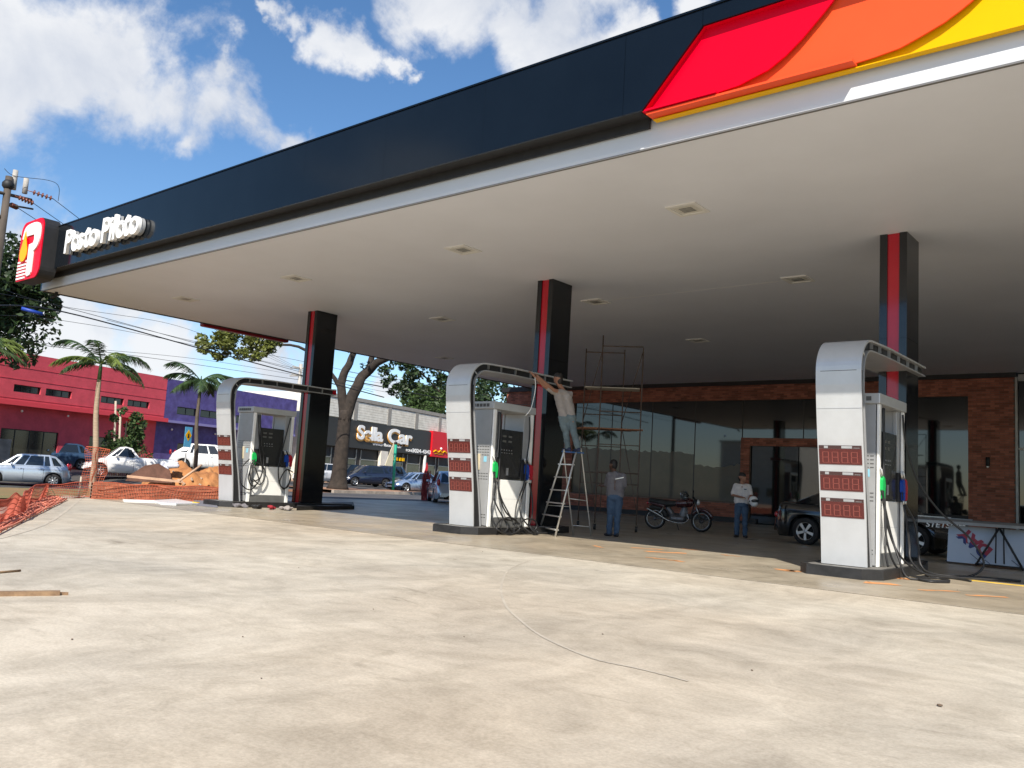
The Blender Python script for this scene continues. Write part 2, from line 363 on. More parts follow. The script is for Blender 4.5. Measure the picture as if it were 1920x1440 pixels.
for k, cells in grids.items():
    idx = {}; vs = []; fs = []
    for (i, j) in cells:
        f = []
        for (a, b) in ((i, j), (i+1, j), (i+1, j+1), (i, j+1)):
            if (a, b) not in idx:
                p = tn(a, b); p.z = gz(p.x, p.y); idx[(a, b)] = len(vs); vs.append(p)
            f.append(idx[(a, b)])
        fs.append(tuple(reversed(f)) if False else tuple(f))
    struct(MB().add(vs, fs, 0, True).build(k, {'grass_verge': M_grass, 'street_road': M_asph, 'street_pavement': M_pave, 'dirt_verge': M_dirt, 'driveway': M_asph2}[k]))
# kerbs of the street island where the big tree stands
kb = MB(); M_kb = mat('kerb_stone', (0.42, 0.36, 0.30), 0.85, var=0.3, scale=2, island=0.12)
for i in range(24):
    a = tn(5.5+i*1.0, 29.62, 0); b = a + D*0.97
    kb.prism([(0, 0), (0, 0), (0, 0)], 2, 0, 0) if False else None
    q = [a, b, b+NN*0.18, a+NN*0.18]
    vs = [Vector((p.x, p.y, -0.05)) for p in q]+[Vector((p.x, p.y, 0.17)) for p in q]
    kb.add(vs, [(0,3,2,1),(4,5,6,7),(0,1,5,4),(1,2,6,5),(2,3,7,6),(3,0,4,7)])
struct(kb.build('street_kerb', M_kb))
pv = MB(); q = [tn(5.5, 29.82, .165), tn(29.4, 29.82, .165), tn(29.4, 33.5, .2), tn(5.5, 33.5, .2)]; pv.quad(*q)
struct(pv.build('tree_island', mat('island_paving', (0.40, 0.22, 0.13), 0.9, col2=(0.27, 0.15, 0.09), scale=0.8, bump=0.4, bscale=12)))

# ------------------------------------------------------------ canopy
CZ = 6.05
can = empty('station_canopy', 'big flat forecourt canopy with dark glossy fascia and pale beige underside', 'canopy', (-9, 22, 0))
def cb(mb, name, m, par=can, smooth=None):
    o = mb.build(name, m, None, smooth); o.parent = par; o.matrix_parent_inverse = Matrix.Translation(-Vector(par.location)) if not par.rotation_euler.z else par.matrix_basis.inverted(); return o
XL = -27.3; FY = 9.9
cb(MB().box((XL, 10.32, CZ), (24, 34.45, CZ+0.06)), 'soffit', M_soffit)
cb(MB().box((XL, 10.27, CZ-0.02), (24, 10.318, CZ+0.12)), 'soffit_edge', mat('edge_grey', (0.17, 0.165, 0.16), 0.5, 0.2))
pr = [(10.267, 6.052), (10.262, 6.10), (10.275, 6.30), (10.30, 6.50), (10.34, 6.56), (10.5, 6.56), (10.5, 6.10), (10.32, 6.112), (10.268, 6.112)]
cb(MB().prism(pr, 0, XL, 24), 'cornice_strip', M_trim)
cb(MB().box((XL-.02, FY+.045, 6.475), (ony(1196, 220, FY).x, 10.29, 6.54)), 'fascia_underside', M_blackmat)
cb(MB().box((XL-.02, 10.215, 6.325), (ony(1196, 220, FY).x, 10.258, 6.474)), 'fascia_back', M_blackmat)
cb(MB().box((XL+.05, FY+.62, 6.58), (24, 34.4, 7.6)), 'canopy_body', M_blackmat)
# dark fascia panels: full height up to the slanted edge of the logo, a thin strip above it
zb, zt = 6.46, 7.69
lb = ony(1203, 226, FY); lt = ony(1317, 49, FY)
xs = [-26.15]
while xs[-1]+2.42 < -6.9: xs.append(xs[-1]+2.42)
for i, x in enumerate(xs):
    x1 = xs[i+1]-.003 if i+1 < len(xs) else None
    if x1: cb(MB().box((x, FY, zb), (x1, FY+.04, zt)), 'fascia_panel', M_navy)
    else:
        xj = ony(1172, 120, FY).x
        cb(MB().box((x, FY, zb), (xj-.006, FY+.04, zt)), 'fascia_panel', M_navy)
        cb(MB().prism([(xj, zb), (lb.x, zb), (lt.x, lt.z), (lt.x, zt), (xj, zt)], 1, FY, FY+.04), 'fascia_panel', M_navy)
x = lt.x+.006
for i in range(4): cb(MB().box((x, FY, lt.z+.01), (x+2.4, FY+.04, zt)), 'fascia_panel', M_navy); x += 2.406
cb(MB().box((XL, FY-.02, zt), (24, FY+.5, zt+.03)), 'coping', M_navy)
cb(MB().box((lt.x, FY+.04, lt.z+.01), (lt.x+10, FY+.5, lt.z+.03)), 'logo_recess_top', M_red)
cb(MB().add([(lb.x, FY+.041, zb), (lt.x, FY+.041, lt.z+.01), (lt.x, FY+.30, lt.z+.01), (lb.x, FY+.30, zb), (lb.x-.03, FY+.041, zb), (lt.x-.03, FY+.041, lt.z+.01), (lt.x-.03, FY+.30, lt.z+.01), (lb.x-.03, FY+.30, zb)], [(0, 1, 2, 3), (7, 6, 5, 4), (0, 4, 5, 1), (1, 5, 6, 2), (2, 6, 7, 3), (3, 7, 4, 0)]), 'logo_recess_side', M_red)
# logo: three stacked coloured panels, each with a curved end, standing in shallow trays
def at_plane(l, y): return [(p.x, p.z) for p in (ony(u, v, y) for u, v in l)]
topz = lt.z+.02
def logo_panel(y, first, curve, name, m, lip_y):
    c = at_plane(curve, y); f = ony(*first, y); zb_ = f.z
    P = [(f.x, zb_)]+[(c[0][0], zb_)]+[(q[0], max(zb_, q[1])) for q in c[1:]]
    while P[-1][1] > topz: P.pop()
    P.append((P[-1][0]+.08, topz)); lx = f.x+(lt.x-lb.x)*(topz-zb_)/(lt.z-zb); P.append((lx, topz))
    cb(MB().prism(P, 1, y, y+.03), name, m)
    cb(MB().box((f.x-.02, lip_y, zb_-(.032 if 'yellow' not in name else .014)), (9 if name == 'logo_yellow_panel' else c[0][0]+.1, y+.03, zb_-.002)), name.replace('panel', 'lip'), m)
logo_panel(FY+.12, (1214, 209), [(1335, 177), (1385, 160), (1440, 131), (1473, 104), (1505, 71), (1540, 29), (1560, 4), (1580, -26)], 'logo_red_panel', M_red, FY+.03)
logo_panel(FY+.21, (1224, 218), [(1590, 129), (1637, 108), (1687, 90), (1728, 67), (1770, 42), (1801, 19), (1824, 0), (1860, -36), (1880, -60)], 'logo_orange_panel', M_orange, FY+.06)
logo_panel(FY+.30, (1232, 227), [(2300, -40), (2500, -90)], 'logo_yellow_panel', M_yellow, FY+.22)
# sunlit white trim below the yellow panel
wt = at_plane([(1664, 163), (1735, 124), (1920, 81), (2300, -8), (2300, 10), (1920, 102)], 9.78)
# left side fascia, end of the canopy
cb(MB().box((XL-.45, FY+.5, 6.12), (XL-.05, 34.4, zt)), 'side_fascia', M_navy)
cb(MB().box((XL-.02, 10.3, CZ-.03), (XL+.03, 34.4, CZ+.1)), 'soffit_edge', M_blackmat)
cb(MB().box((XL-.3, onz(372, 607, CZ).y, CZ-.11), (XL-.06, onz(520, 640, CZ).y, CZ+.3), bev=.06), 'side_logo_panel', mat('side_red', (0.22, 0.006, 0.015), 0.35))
cb(MB().tube([(XL+.25, 10.6, CZ), (XL+.25, 10.6, CZ-.12), (XL+.35, 10.45, CZ-.2)], .05, 8), 'security_camera', M_blackmat)
# ceiling lights
M_lfr = mat('light_frame', lin(214, 213, 208), 0.5); M_ldf = mat('light_lens', lin(204, 202, 192), 0.35, var=0.15, scale=12)
places = [('third from the left in the front row', -12.45, 13.0), ('biggest one, at the front right', -7.05, 12.95), ('second from the left in the front row', -18.3, 12.95), ('at the far left front corner', -23.9, 13.05),
          ('rightmost in middle row', -7.2, 18.45), ('just right of the middle column', -12.7, 18.5), ('leftmost of the middle row', -18.5, 18.6),
          ('right one of the rear row', -12.9, 24.7), ('leftmost in the rear row', -24.4, 24.8)]
for ds, x, y in places:
    t = empty('ceiling_light', 'square recessed light in the canopy underside, '+ds, 'ceiling light', (x, y, CZ), group='square lights in the canopy underside')
    fr = MB(); w = .29
    for a, b in (((-w, -w), (w, -w+.07)), ((-w, w-.07), (w, w)), ((-w, -w+.07), (-w+.07, w-.07)), ((w-.07, -w+.07), (w, w-.07))): fr.box((a[0], a[1], -.025), (b[0], b[1], -.001))
    fr.build('frame', M_lfr, t)
    MB().box((-w+.07, -w+.07, -.012), (w-.07, w-.07, -.001)).build('lens', M_ldf, t)
    g = MB()
    for k in range(4): g.box((-.12, -.1+k*.06, -.02), (.12, -.075+k*.06, -.0125))
    g.build('grille', M_steel, t)
# a faint surface seam of the underside
cb(MB().prism([(-12.5, 18.52), (-7.4, 18.46), (-7.4, 18.475), (-12.5, 18.535)], 2, CZ-.004, CZ-.001), 'soffit_seam', M_lfr)

# columns
CX = [-21.55, -12.47, -4.47]
cl = ['black column with red stripe, leftmost, beside the far fuel pump', 'black column with red stripe in the middle, behind the worker on the ladder', 'black column with red stripe, rightmost, behind the nearest fuel pump']
for x, lab in zip(CX, cl):
    t = empty('canopy_column', lab, 'column', (x, 15.95, 0), group='black columns with a red stripe carrying the canopy')
    hw = .235; top = CZ-.002
    jz = 3.55 if x < -20 else 4.1
    for z0, z1 in ((.13, jz-.006), (jz, top)):
        MB().box((-hw, .02, z0), (-.105, .80, z1)).build('cladding_panel', M_black, t)
        MB().box((.105, .02, z0), (hw, .80, z1)).build('cladding_panel', M_black, t)
    MB().box((-.104, .05, .13), (.104, .78, top)).build('red_stripe', M_redstripe, t)
    MB().box((-hw+.02, .0, 0), (hw-.02, .82, .13)).build('plinth', M_kerb, t)

# posto piloto lettering and the P sign
for i, (w, x0) in enumerate((('Posto', -24.62), ('Piloto', -22.42))):
    M = None
    t = empty('lettering', ('white raised word Posto' if i == 0 else 'white raised word Piloto')+' on the dark fascia '+('next to the P sign' if i == 0 else 'right of the word Posto'), 'lettering', (x0, FY, 6.71))
    xx = 0
    for ch in w:
        o = text('letter', ch, M_white_gl, t, Matrix.Translation((xx, -.17, 0)) @ UPM, size=.93, ext=.045, off=.014, shear=.03)
        b = text('letter_back', ch, M_silver2, o, Matrix.Translation((xx, -.05, 0)) @ UPM, size=.93, ext=.03, off=.004, shear=.03)
        wd = {'P': .50, 'o': .46, 's': .40, 't': .32, 'i': .21, 'l': .21}[ch]; xx += wd*.90
sx0 = -27.2; sg = empty('station_logo_sign', 'tall red sign box with white letter P and a yellow drop at the canopy corner', 'sign', (sx0, 9.5, 6.12))
sg.scale = (1.05, 1, 1.035)
def rpoly(w, h, cuts, n=5):
    # rounded rectangle with radii (bl, br, tr, tl)
    P = []; cs = [(cuts[0], cuts[0], 180), (w-cuts[1], cuts[1], 270), (w-cuts[2], h-cuts[2], 0), (cuts[3], h-cuts[3], 90)]
    for (cx, cz, a0), r in zip(cs, cuts):
        for k in range(n+1):
            a = rad(a0+90*k/n); P.append((cx+r*math.cos(a), cz+r*math.sin(a)))
    return P
sw, sh = 1.5, 1.72
MB().prism(rpoly(sw, sh, (.03, .3, .3, .3)), 1, 0.02, .46).build('sign_box', M_blackmat, sg)
MB().prism([(x*.99+.007, z*.99+.008) for x, z in rpoly(sw, sh, (.03, .3, .3, .3))], 1, -.01, .019).build('red_face', M_red, sg)
pm = MB()
# white P: bowl and stem, bowl closed by a red tongue
pm.prism(spline([(0.20, 1.30, 0), (0.32, 1.58, 0), (.62, 1.62, 0), (1.15, 1.60, 0), (1.36, 1.42, 0), (1.38, 1.12, 0), (1.28, .88, 0), (1.06, .80, 0)], 4) and
         [(p.x, p.y) for p in spline([(0.20, 1.22, 0), (0.30, 1.50, 0), (.55, 1.60, 0), (1.08, 1.60, 0), (1.33, 1.46, 0), (1.38, 1.15, 0), (1.28, .90, 0), (1.05, .78, 0)], 4)] +
         [(1.05, .18), (1.0, .10), (.80, .08), (.72, .16), (.72, 1.0), (.98, 1.02), (1.03, 1.12), (1.0, 1.26), (.52, 1.27), (.38, 1.12), (.30, 1.20)], 1, -.045, -.011)
pm.build('letter_p', M_white_gl, sg)
dp = [(p.x, p.y) for p in spline([(.42, 1.42, 0), (.56, 1.05, 0), (.66, .82, 0), (.60, .62, 0), (.42, .54, 0), (.24, .62, 0), (.18, .82, 0), (.28, 1.05, 0), (.42, 1.42, 0)], 4)][:-1]
MB().prism(dp, 1, -.065, -.046).build('yellow_drop', M_yellow, sg)
MB().prism([(x*1.12-.05, z*1.08-.08) for x, z in dp], 1, -.046, -.030).build('drop_outline', M_red, sg)
for k in range(6): MB().box((.04, -.03, .05+k*.095), (.62, -.011, .10+k*.095)).build('white_stripe', M_white_gl, sg)

# ------------------------------------------------------------ shop
SY = 34.5
M_brick = mat('shop_brick', (0.34, 0.12, 0.075), 0.85, col2=(0.22, 0.075, 0.048), scale=2.5, island=0.38, bump=0.3, bscale=30)
M_mort = mat('mortar', (0.17, 0.12, 0.095), 0.95, var=0.2)
shop = empty('shop_building', 'low brick shop with large dark windows under the back of the canopy', 'building', (-15, SY, 0))
def sb(mb, name, m): return cb(mb, name, m, shop)
def brickwall(x0, x1, z0, z1, y, thick=.25, bl=.29, bh=.082, gap=.013, par=shop, bm=None, mm=None, nm='bricks'):
    cb(MB().box((x0, y+.012, z0), (x1, y+thick, z1)), 'brick_backing', mm or M_mort, par)
    b = MB(); z = z0; r = 0
    while z+bh <= z1+.02:
        x = x0 - (bl/2 if r % 2 else 0)
        while x < x1:
            a = max(x, x0); c = min(x+bl-gap, x1)
            if c-a > .04:
                dy = random.uniform(-.006, .004); b.box((a, y+dy, z+gap/2), (c, y+.02, min(z+bh-gap/2, z1)))
            x += bl
        z += bh; r += 1
    stuff(cb(b, nm, bm or M_brick, par))
brickwall(-7.0, -5.52, 0.15, 5.88, SY-.12)
brickwall(-29, -7.002, 5.24, 5.88, SY-.12)
brickwall(-24.6, -15.75, .22, .84, SY-.12)
brickwall(-15.75, -15.35, 0.1, 3.62, SY-.14)
brickwall(-15.348, -8.9, 3.28, 3.62, SY-.14)
brickwall(-29.3, -24.602, .2, 5.238, SY-.12)
sb(MB().box((-29.3, SY-.22, 5.885), (-5.45, SY+.2, CZ+.05)), 'cornice', M_blackmat)
sb(MB().box((-29.3, SY-.10, 0), (-15.0, SY+.2, .215)), 'base_course', M_blackmat)
sb(MB().box((-5.5, SY-.16, .1), (-5.42, SY+.2, 5.9)), 'corner_trim', M_steel)
def pane(x0, x1, z0, z1, y=SY): return sb(MB().box((x0, y, z0), (x1, y+.02, z1)), 'window_pane', M_glassd)
M_frame = mat('window_frame_black', (0.012, 0.012, 0.012), 0.4)
xs = [-24.6, -22.4, -20.2, -18.0, -15.76]
for i in range(4): pane(xs[i]+.02, xs[i+1]-.02, .85, 5.23); sb(MB().box((xs[i+1]-.02, SY-.01, .85), (xs[i+1]+.02, SY+.04, 5.23)), 'mullion', M_frame)
xs = [-15.75, -13.1, -10.9, -8.9]
for i in range(3): pane(xs[i]+.02, xs[i+1]-.02, 3.63, 5.23); sb(MB().box((xs[i+1]-.02, SY-.01, 3.63), (xs[i+1]+.02, SY+.04, 5.23)), 'mullion', M_frame)
for (a, b) in ((-15.34, -13.3), (-13.26, -11.1), (-11.06, -8.95)): pane(a, b, .06, 3.27)
pane(-8.86, -7.02, .9, 5.23); sb(MB().box((-8.9, SY-.02, .05), (-8.86, SY+.05, 5.23)), 'mullion', M_frame)
sb(MB().box((-8.86, SY-.02, .1), (-7.0, SY+.1, .9)), 'sill_wall', M_blackmat)
for (a, b) in ((-5.40, -3.2), (-3.16, -1.0), (-.96, 2), (2.04, 6), (6.04, 12)):
    pane(a, b, 3.4, 5.75); pane(a, b, .3, 3.3)
sb(MB().box((-5.42, SY-.03, 3.3), (12, SY+.06, 3.4)), 'transom', M_steel)
sb(MB().box((-5.42, SY-.03, 5.75), (12, SY+.06, 6.0)), 'transom', M_steel)
sb(MB().box((-29.3, SY+.25, 0), (12, SY+6, 6.2)), 'shop_hall', M_blackmat)
# brown masking paper behind the left panes, torn along its top edge
M_paper = mat('masking_paper', (0.085, 0.066, 0.040), 0.4, col2=(0.05, 0.042, 0.024), scale=0.8, bump=0.2, bscale=3, coat=.35)
rr = random.Random(5)
tops = [(-24.6, 3.05), (-22.9, 3.0), (-21.2, 3.0), (-20.6, 2.95), (-18.02, 2.9), (-17.98, 2.45), (-16.9, 2.3), (-15.78, 2.5)]
for k, (a, b) in enumerate(((-24.58, -22.42), (-22.38, -20.22), (-20.18, -18.02), (-17.98, -15.78))):
    n = 14; pts = []
    for i in range(n+1):
        x = a+(b-a)*i/n
        for q in range(len(tops)-1):
            if tops[q][0] <= x <= tops[q+1][0]: z = tops[q][1]+(tops[q+1][1]-tops[q][1])*(x-tops[q][0])/(tops[q+1][0]-tops[q][0])
        pts.append((x, z+rr.uniform(-.06, .06)))
    sb(MB().prism([(a, .86), (b, .86)]+pts[::-1], 1, SY-.006, SY-.002), 'masking_paper', M_paper)
wl = empty('wall_lamp', 'small black outdoor lamp on the brick pillar at the right', 'wall lamp', (-6.35, SY-.14, 2.86))
MB().box((-.05, -.03, -.12), (.05, 0, .12)).build('back_plate', M_blackmat, wl)
MB().tube([(0, -.1, -.16), (0, -.1, .16)], .065, 12).build('lamp_body', M_blackmat, wl)
MB().ball((0, -.1, -.17), .05, 10).build('bulb', M_white, wl)

# ------------------------------------------------------------ buildings across the street (local x along D, local y away from us)
M_bred = mat('red_render', (0.64, 0.075, 0.105), 0.75, var=0.10, scale=0.9, dirt=0.18, bump=0.1)
M_bpur = mat('purple_render', (0.115, 0.095, 0.30), 0.75, col2=(0.07, 0.05, 0.20), scale=2.2, dirt=0.3, bump=0.1)
M_wind = mat('shop_glass', (0.02, 0.022, 0.022), 0.08, ior=1.6, var=0.3, scale=1)
M_ledge = mat('red_ledge', (0.62, 0.05, 0.07), 0.7)
def bld(name, label, t0):
    p = P0 + D*t0; return empty(name, label, 'building', (p.x, p.y, 0), ROT)
def facade(b, x0, x1, z0, z1, holes, y0, y1, m, name='wall'):
    # wall slab with rectangular openings
    xs = sorted(set([x0, x1]+[h[0] for h in holes]+[h[1] for h in holes])); zs = sorted(set([z0, z1]+[h[2] for h in holes]+[h[3] for h in holes]))
    w = MB()
    for i in range(len(xs)-1):
        for j in range(len(zs)-1):
            cx, cz = (xs[i]+xs[i+1])/2, (zs[j]+zs[j+1])/2
            if any(h[0] < cx < h[1] and h[2] < cz < h[3] for h in holes): continue
            w.box((xs[i], y0, zs[j]), (xs[i+1], y1, zs[j+1]))
    return w.build(name, m, b)
def window(b, h, y, mfr=None, cols=2, pm=None, nm='window'):
    f = MB(); x0, x1, z0, z1 = h; w = .05; mfr = mfr or M_frame
    f.box((x0, y, z0), (x1, y+.06, z0+w)); f.box((x0, y, z1-w), (x1, y+.06, z1)); f.box((x0, y, z0+w), (x0+w, y+.06, z1-w)); f.box((x1-w, y, z0+w), (x1, y+.06, z1-w))
    for k in range(1, cols):
        xm = x0+(x1-x0)*k/cols; f.box((xm-.02, y+.003, z0+w), (xm+.02, y+.057, z1-w))
    o = f.build(nm, mfr, b)
    for k in range(cols): MB().box((x0+(x1-x0)*k/cols+.021, y+.03, z0+w), (x0+(x1-x0)*(k+1)/cols-.021, y+.04, z1-w)).build('pane', pm or M_wind, o)
    return o
rb = bld('red_building', 'long red rendered commercial building with small high windows behind the silver hatchback', 0)
wh = [(-3.95, -2.39, 4.42, 4.82), (-2.1, -.5, 4.42, 4.82), (1.43, 3.04, 4.42, 4.82), (3.31, 4.95, 4.42, 4.82), (-9, -7.4, 4.42, 4.82)]
facade(rb, -16, 6.15, 3.72, 6.55, wh, 0, .62, M_bred)
for h in wh: window(rb, h, .12, cols=3)
for z in (4.07, 5.1, 5.75): MB().box((-16, -.02, z), (6.15, -.001, z+.025)).build('groove_strip', M_bred, rb)
MB().box((-16, -.10, 3.70), (6.45, -.021, 3.94)).build('ledge', M_ledge, rb)
lh = [(-3.95, -.55, .3, 2.45), (1.45, 4.75, 1.2, 2.42)]
facade(rb, -16, 6.15, .2, 3.715, lh, .62, .9, M_bred)
window(rb, lh[0], .7, cols=4, nm='shopfront'); window(rb, lh[1], .7, cols=3)
MB().box((-16, .9, .2), (6.15, 14, 6.4)).build('building_body', M_bred, rb)
for x in (-3, -.2, 3.2): MB().ball((x, .5, 3.45), .07, 8).build('spot_lamp', M_white, rb)
# stepped concrete box left of the shopfront
MB().box((-8, -.6, .2), (-4.1, .615, 1.85)).build('grey_wall_box', mat('grey_render', (0.26, 0.25, 0.23), 0.9, var=0.3, scale=1.5, dirt=.3), rb)
pb = bld('purple_building', 'purple rendered building joined to the red one, behind the left fuel pump', 6.16)
wh = [(1.0, 2.7, 4.3, 4.8), (3.0, 4.9, 4.3, 4.8), (6.3, 8.0, 4.2, 4.75)]
facade(pb, 0, 12.6, 3.72, 6.50, wh, 0, .62, M_bpur)
for h in wh: window(pb, h, .12, cols=2)
MB().box((.3, -.10, 3.70), (12.6, -.001, 3.86)).build('ledge', mat('lilac_ledge', (0.22, 0.2, 0.42), 0.7), pb)
lh = [(1.9, 6.2, .3, 2.45), (7.4, 11.5, .3, 2.5)]
facade(pb, 0, 12.6, .2, 3.715, lh, .62, .9, M_bpur)
for h in lh: window(pb, h, .7, cols=4, nm='shopfront')
MB().box((0, .9, .2), (12.6, 14, 6.35)).build('building_body', M_bpur, pb)
for x in (1.2, 5.0): MB().ball((x, .5, 3.3), .07, 8).build('spot_lamp', M_white, pb)
# car dealer
T1 = 22.5
M_cream = mat('cream_panel', (0.80, 0.76, 0.67), 0.8, var=0.08, scale=1.2, dirt=0.2)
M_pil = mat('grey_pilaster', (0.30, 0.28, 0.25), 0.85, var=0.2)
M_signk = mat('sign_charcoal', (0.030, 0.029, 0.028), 0.5, var=0.1)
db = bld('car_dealer_building', 'cream panelled car dealership with a long black sign reading Sella Car', T1)
def dt(u, v):  # facade-local coordinates for a pixel
    r = ray(u, v); s = P0.dot(NN)/r.dot(NN); p = CAM+r*s; return (p-P0).dot(D)-T1, p.z
L_ = 26
MB().box((-3, .3, .3), (L_, 16, 7.3)).build('building_body', M_cream, db)
MB().box((-3, .0, 7.3), (L_, .5, 7.62)).build('parapet', M_pil, db)
px = [dt(668, 770)[0], dt(731, 780)[0], dt(782, 790)[0], dt(826, 790)[0], dt(826, 790)[0]+4.5]
prev = -3
for x in px: MB().box((x-.25, .02, 5.6), (x+.25, .3, 7.3)).build('pilaster', M_pil, db)
for k in range(7):
    MB().box((-3, .06, 5.72+k*.22), (L_, .298, 5.925+k*.22)).build('siding_board', M_cream, db)
sgn = MB().box((-.6, -.25, 3.3), (dt(803, 830)[0], .0, 5.62)).build('sign_board', M_signk, db)
a = dt(664, 824); c = dt(768, 832)
wid = dt(769, 815)[0]-dt(662, 815)[0]
M_gold = mat('gold_edge', (0.75, 0.38, 0.08), 0.5)
for off, mm, yy in ((.10, M_gold, -.30), (0.0, M_white_gl, -.36)):
    text('sign_letters', 'Sella', mm, sgn, Matrix.Translation((a[0]+off*.6-.1, yy, 4.13-off)) @ UPM, size=1.62, ext=.03, off=.05+off*.5, sx=1.42, space=.92)
    text('sign_letters', 'Car', mm, sgn, Matrix.Translation((a[0]+off*.6+4.45, yy, 4.13-off)) @ UPM, size=1.75, ext=.03, off=.05+off*.5, sx=1.55, space=.92)
text('sign_letters', 'www.sellacar.com.br', M_white_gl, sgn, Matrix.Translation((dt(694, 834)[0], -.27, 3.72)) @ UPM, size=.36, ext=.01, off=.01, sx=1.5)
text('sign_letters', 'FONE', M_white_gl, sgn, Matrix.Translation((dt(757, 838)[0], -.27, 3.48)) @ UPM, size=.3, ext=.01, off=.01, sx=1.5)
text('sign_letters', '3024-4343', M_white_gl, sgn, Matrix.Translation((dt(769, 838)[0], -.27, 3.46)) @ UPM, size=.5, ext=.01, off=.015, sx=1.55)
xr0, xr1 = dt(804, 830)[0], dt(835, 830)[0]
rs = MB().box((xr0+.02, -.4, 3.25), (xr1, .0, 5.75)).build('red_sign_board', mat('sign_red', (0.65, 0.004, 0.015), 0.5), db)
sq = MB(); sq.tube(spline([(xr0+.3+i*.42, -.43, 3.72+(.16 if i % 2 else -.02)) for i in range(7)], 4), .07, 6); sq.tube(spline([(xr0+.5+i*.4, -.43, 3.52+(.05 if i % 2 else 0)) for i in range(5)], 4), .03, 6)
sq.build('sign_script', M_yellow, rs); MB().ball((xr0+1.7, -.43, 4.1), .13, 8).build('sign_heart', M_white_gl, rs)
gm = mat('showroom_glass', (0.03, 0.045, 0.042), 0.06, ior=1.6, var=.3, scale=.7)
xx = -3.0; rr = random.Random(2)
MB().box((-3, .1, .3), (L_, .295, 3.3)).build('shop_wall', mat('dealer_dark', (0.03, 0.028, 0.026), 0.7), db)
for k, (a_, b_) in enumerate([(-2.6, 1.0), (1.4, 4.4), (5.0, 8.6), (9.3, 11.6), (12.3, 14.6), (15.2, 17.5), (18, 21)]):
    f = MB(); f.box((a_, .0, 2.35), (b_, .095, 2.43)); f.box((a_, .0, .35), (b_, .095, .42)); f.box((a_, .0, .42), (a_+.07, .095, 3.2)); f.box((b_-.07, .0, .42), (b_, .095, 3.2))
    fo = f.build('window_frame', M_steel, db); MB().box((a_+.07, .05, .42), (b_-.07, .06, 2.35)).build('pane', gm, fo)
MB().box((7.6, -.3, .3), (8.7, .0, 3.29)).build('pillar', M_cream, db)
MB().box((15.0, -.3, .3), (15.2, -.1, 3.29)).build('pillar', M_white, db)
for x in (9.7, 10.3, 10.9, 11.4): MB().box((x, -.12, 2.55), (x+.3, -.02, 2.85)).build('yellow_letter_plate', M_yellow, db)
# ------------------------------------------------------------ fuel islands, price totems, dispensers
M_isl = mat('island_top', lin(120, 118, 114), 0.7, var=0.2, dirt=0.3)
def poly_offset(p, k):
    cx = sum(q[0] for q in p)/len(p); cy = sum(q[1] for q in p)/len(p); return [((q[0]-cx)*k[0]+cx, (q[1]-cy)*k[1]+cy) for q in p]
def PR(z):   # outer totem profile: y offset from island nose for a height, bulging forward
    ks = [(0.15, .42), (.8, .36), (1.6, .24), (2.3, .12), (2.9, .05), (3.1, .04)]
    for i in range(len(ks)-1):
        if z <= ks[i+1][0]: t = (z-ks[i][0])/(ks[i+1][0]-ks[i][0]); return ks[i][1]+(ks[i+1][1]-ks[i][1])*t
    return ks[-1][1]
def ribbon_solid(prof, th, hw):
    # closed plate following prof (y,z), thickness th to the inside
    mb = MB(); n = len(prof); inn = []
    for i, p in enumerate(prof):
        a = Vector(prof[max(i-1, 0)]); b = Vector(prof[min(i+1, n-1)]); d = (b-a).normalized(); inn.append((p[0]+d.y*th, p[1]-d.x*th))
    vs = []
    for (o, q) in zip(prof, inn): vs += [(-hw, o[0], o[1]), (hw, o[0], o[1]), (hw, q[0], q[1]), (-hw, q[0], q[1])]
    for i in range(n-1):
        k = 4*i
        mb.add([vs[k], vs[k+1], vs[k+5], vs[k+4]], [(0, 1, 2, 3)], 0, True); mb.add([vs[k+3], vs[k+7], vs[k+6], vs[k+2]], [(0, 1, 2, 3)], 0, True)
        mb.add([vs[k+1], vs[k+2], vs[k+6], vs[k+5]], [(0, 1, 2, 3)], 0); mb.add([vs[k], vs[k+4], vs[k+7], vs[k+3]], [(0, 1, 2, 3)], 0)
    mb.add(vs[:4], [(0, 3, 2, 1)]); mb.add(vs[-4:], [(0, 1, 2, 3)]); return mb
def arcpts(c, r, a0, a1, n): return [(c[0]+r*math.cos(rad(a0+(a1-a0)*i/n)), c[1]+r*math.sin(rad(a0+(a1-a0)*i/n))) for i in range(n+1)]
SEG = {'a': ((.02, .96), (.48, 1.0)), 'b': ((.44, .52), (.5, .96)), 'c': ((.44, .04), (.5, .48)), 'd': ((.02, 0), (.48, .04)), 'e': ((0, .04), (.06, .48)), 'f': ((0, .52), (.06, .96)), 'g': ((.04, .48), (.46, .53))}
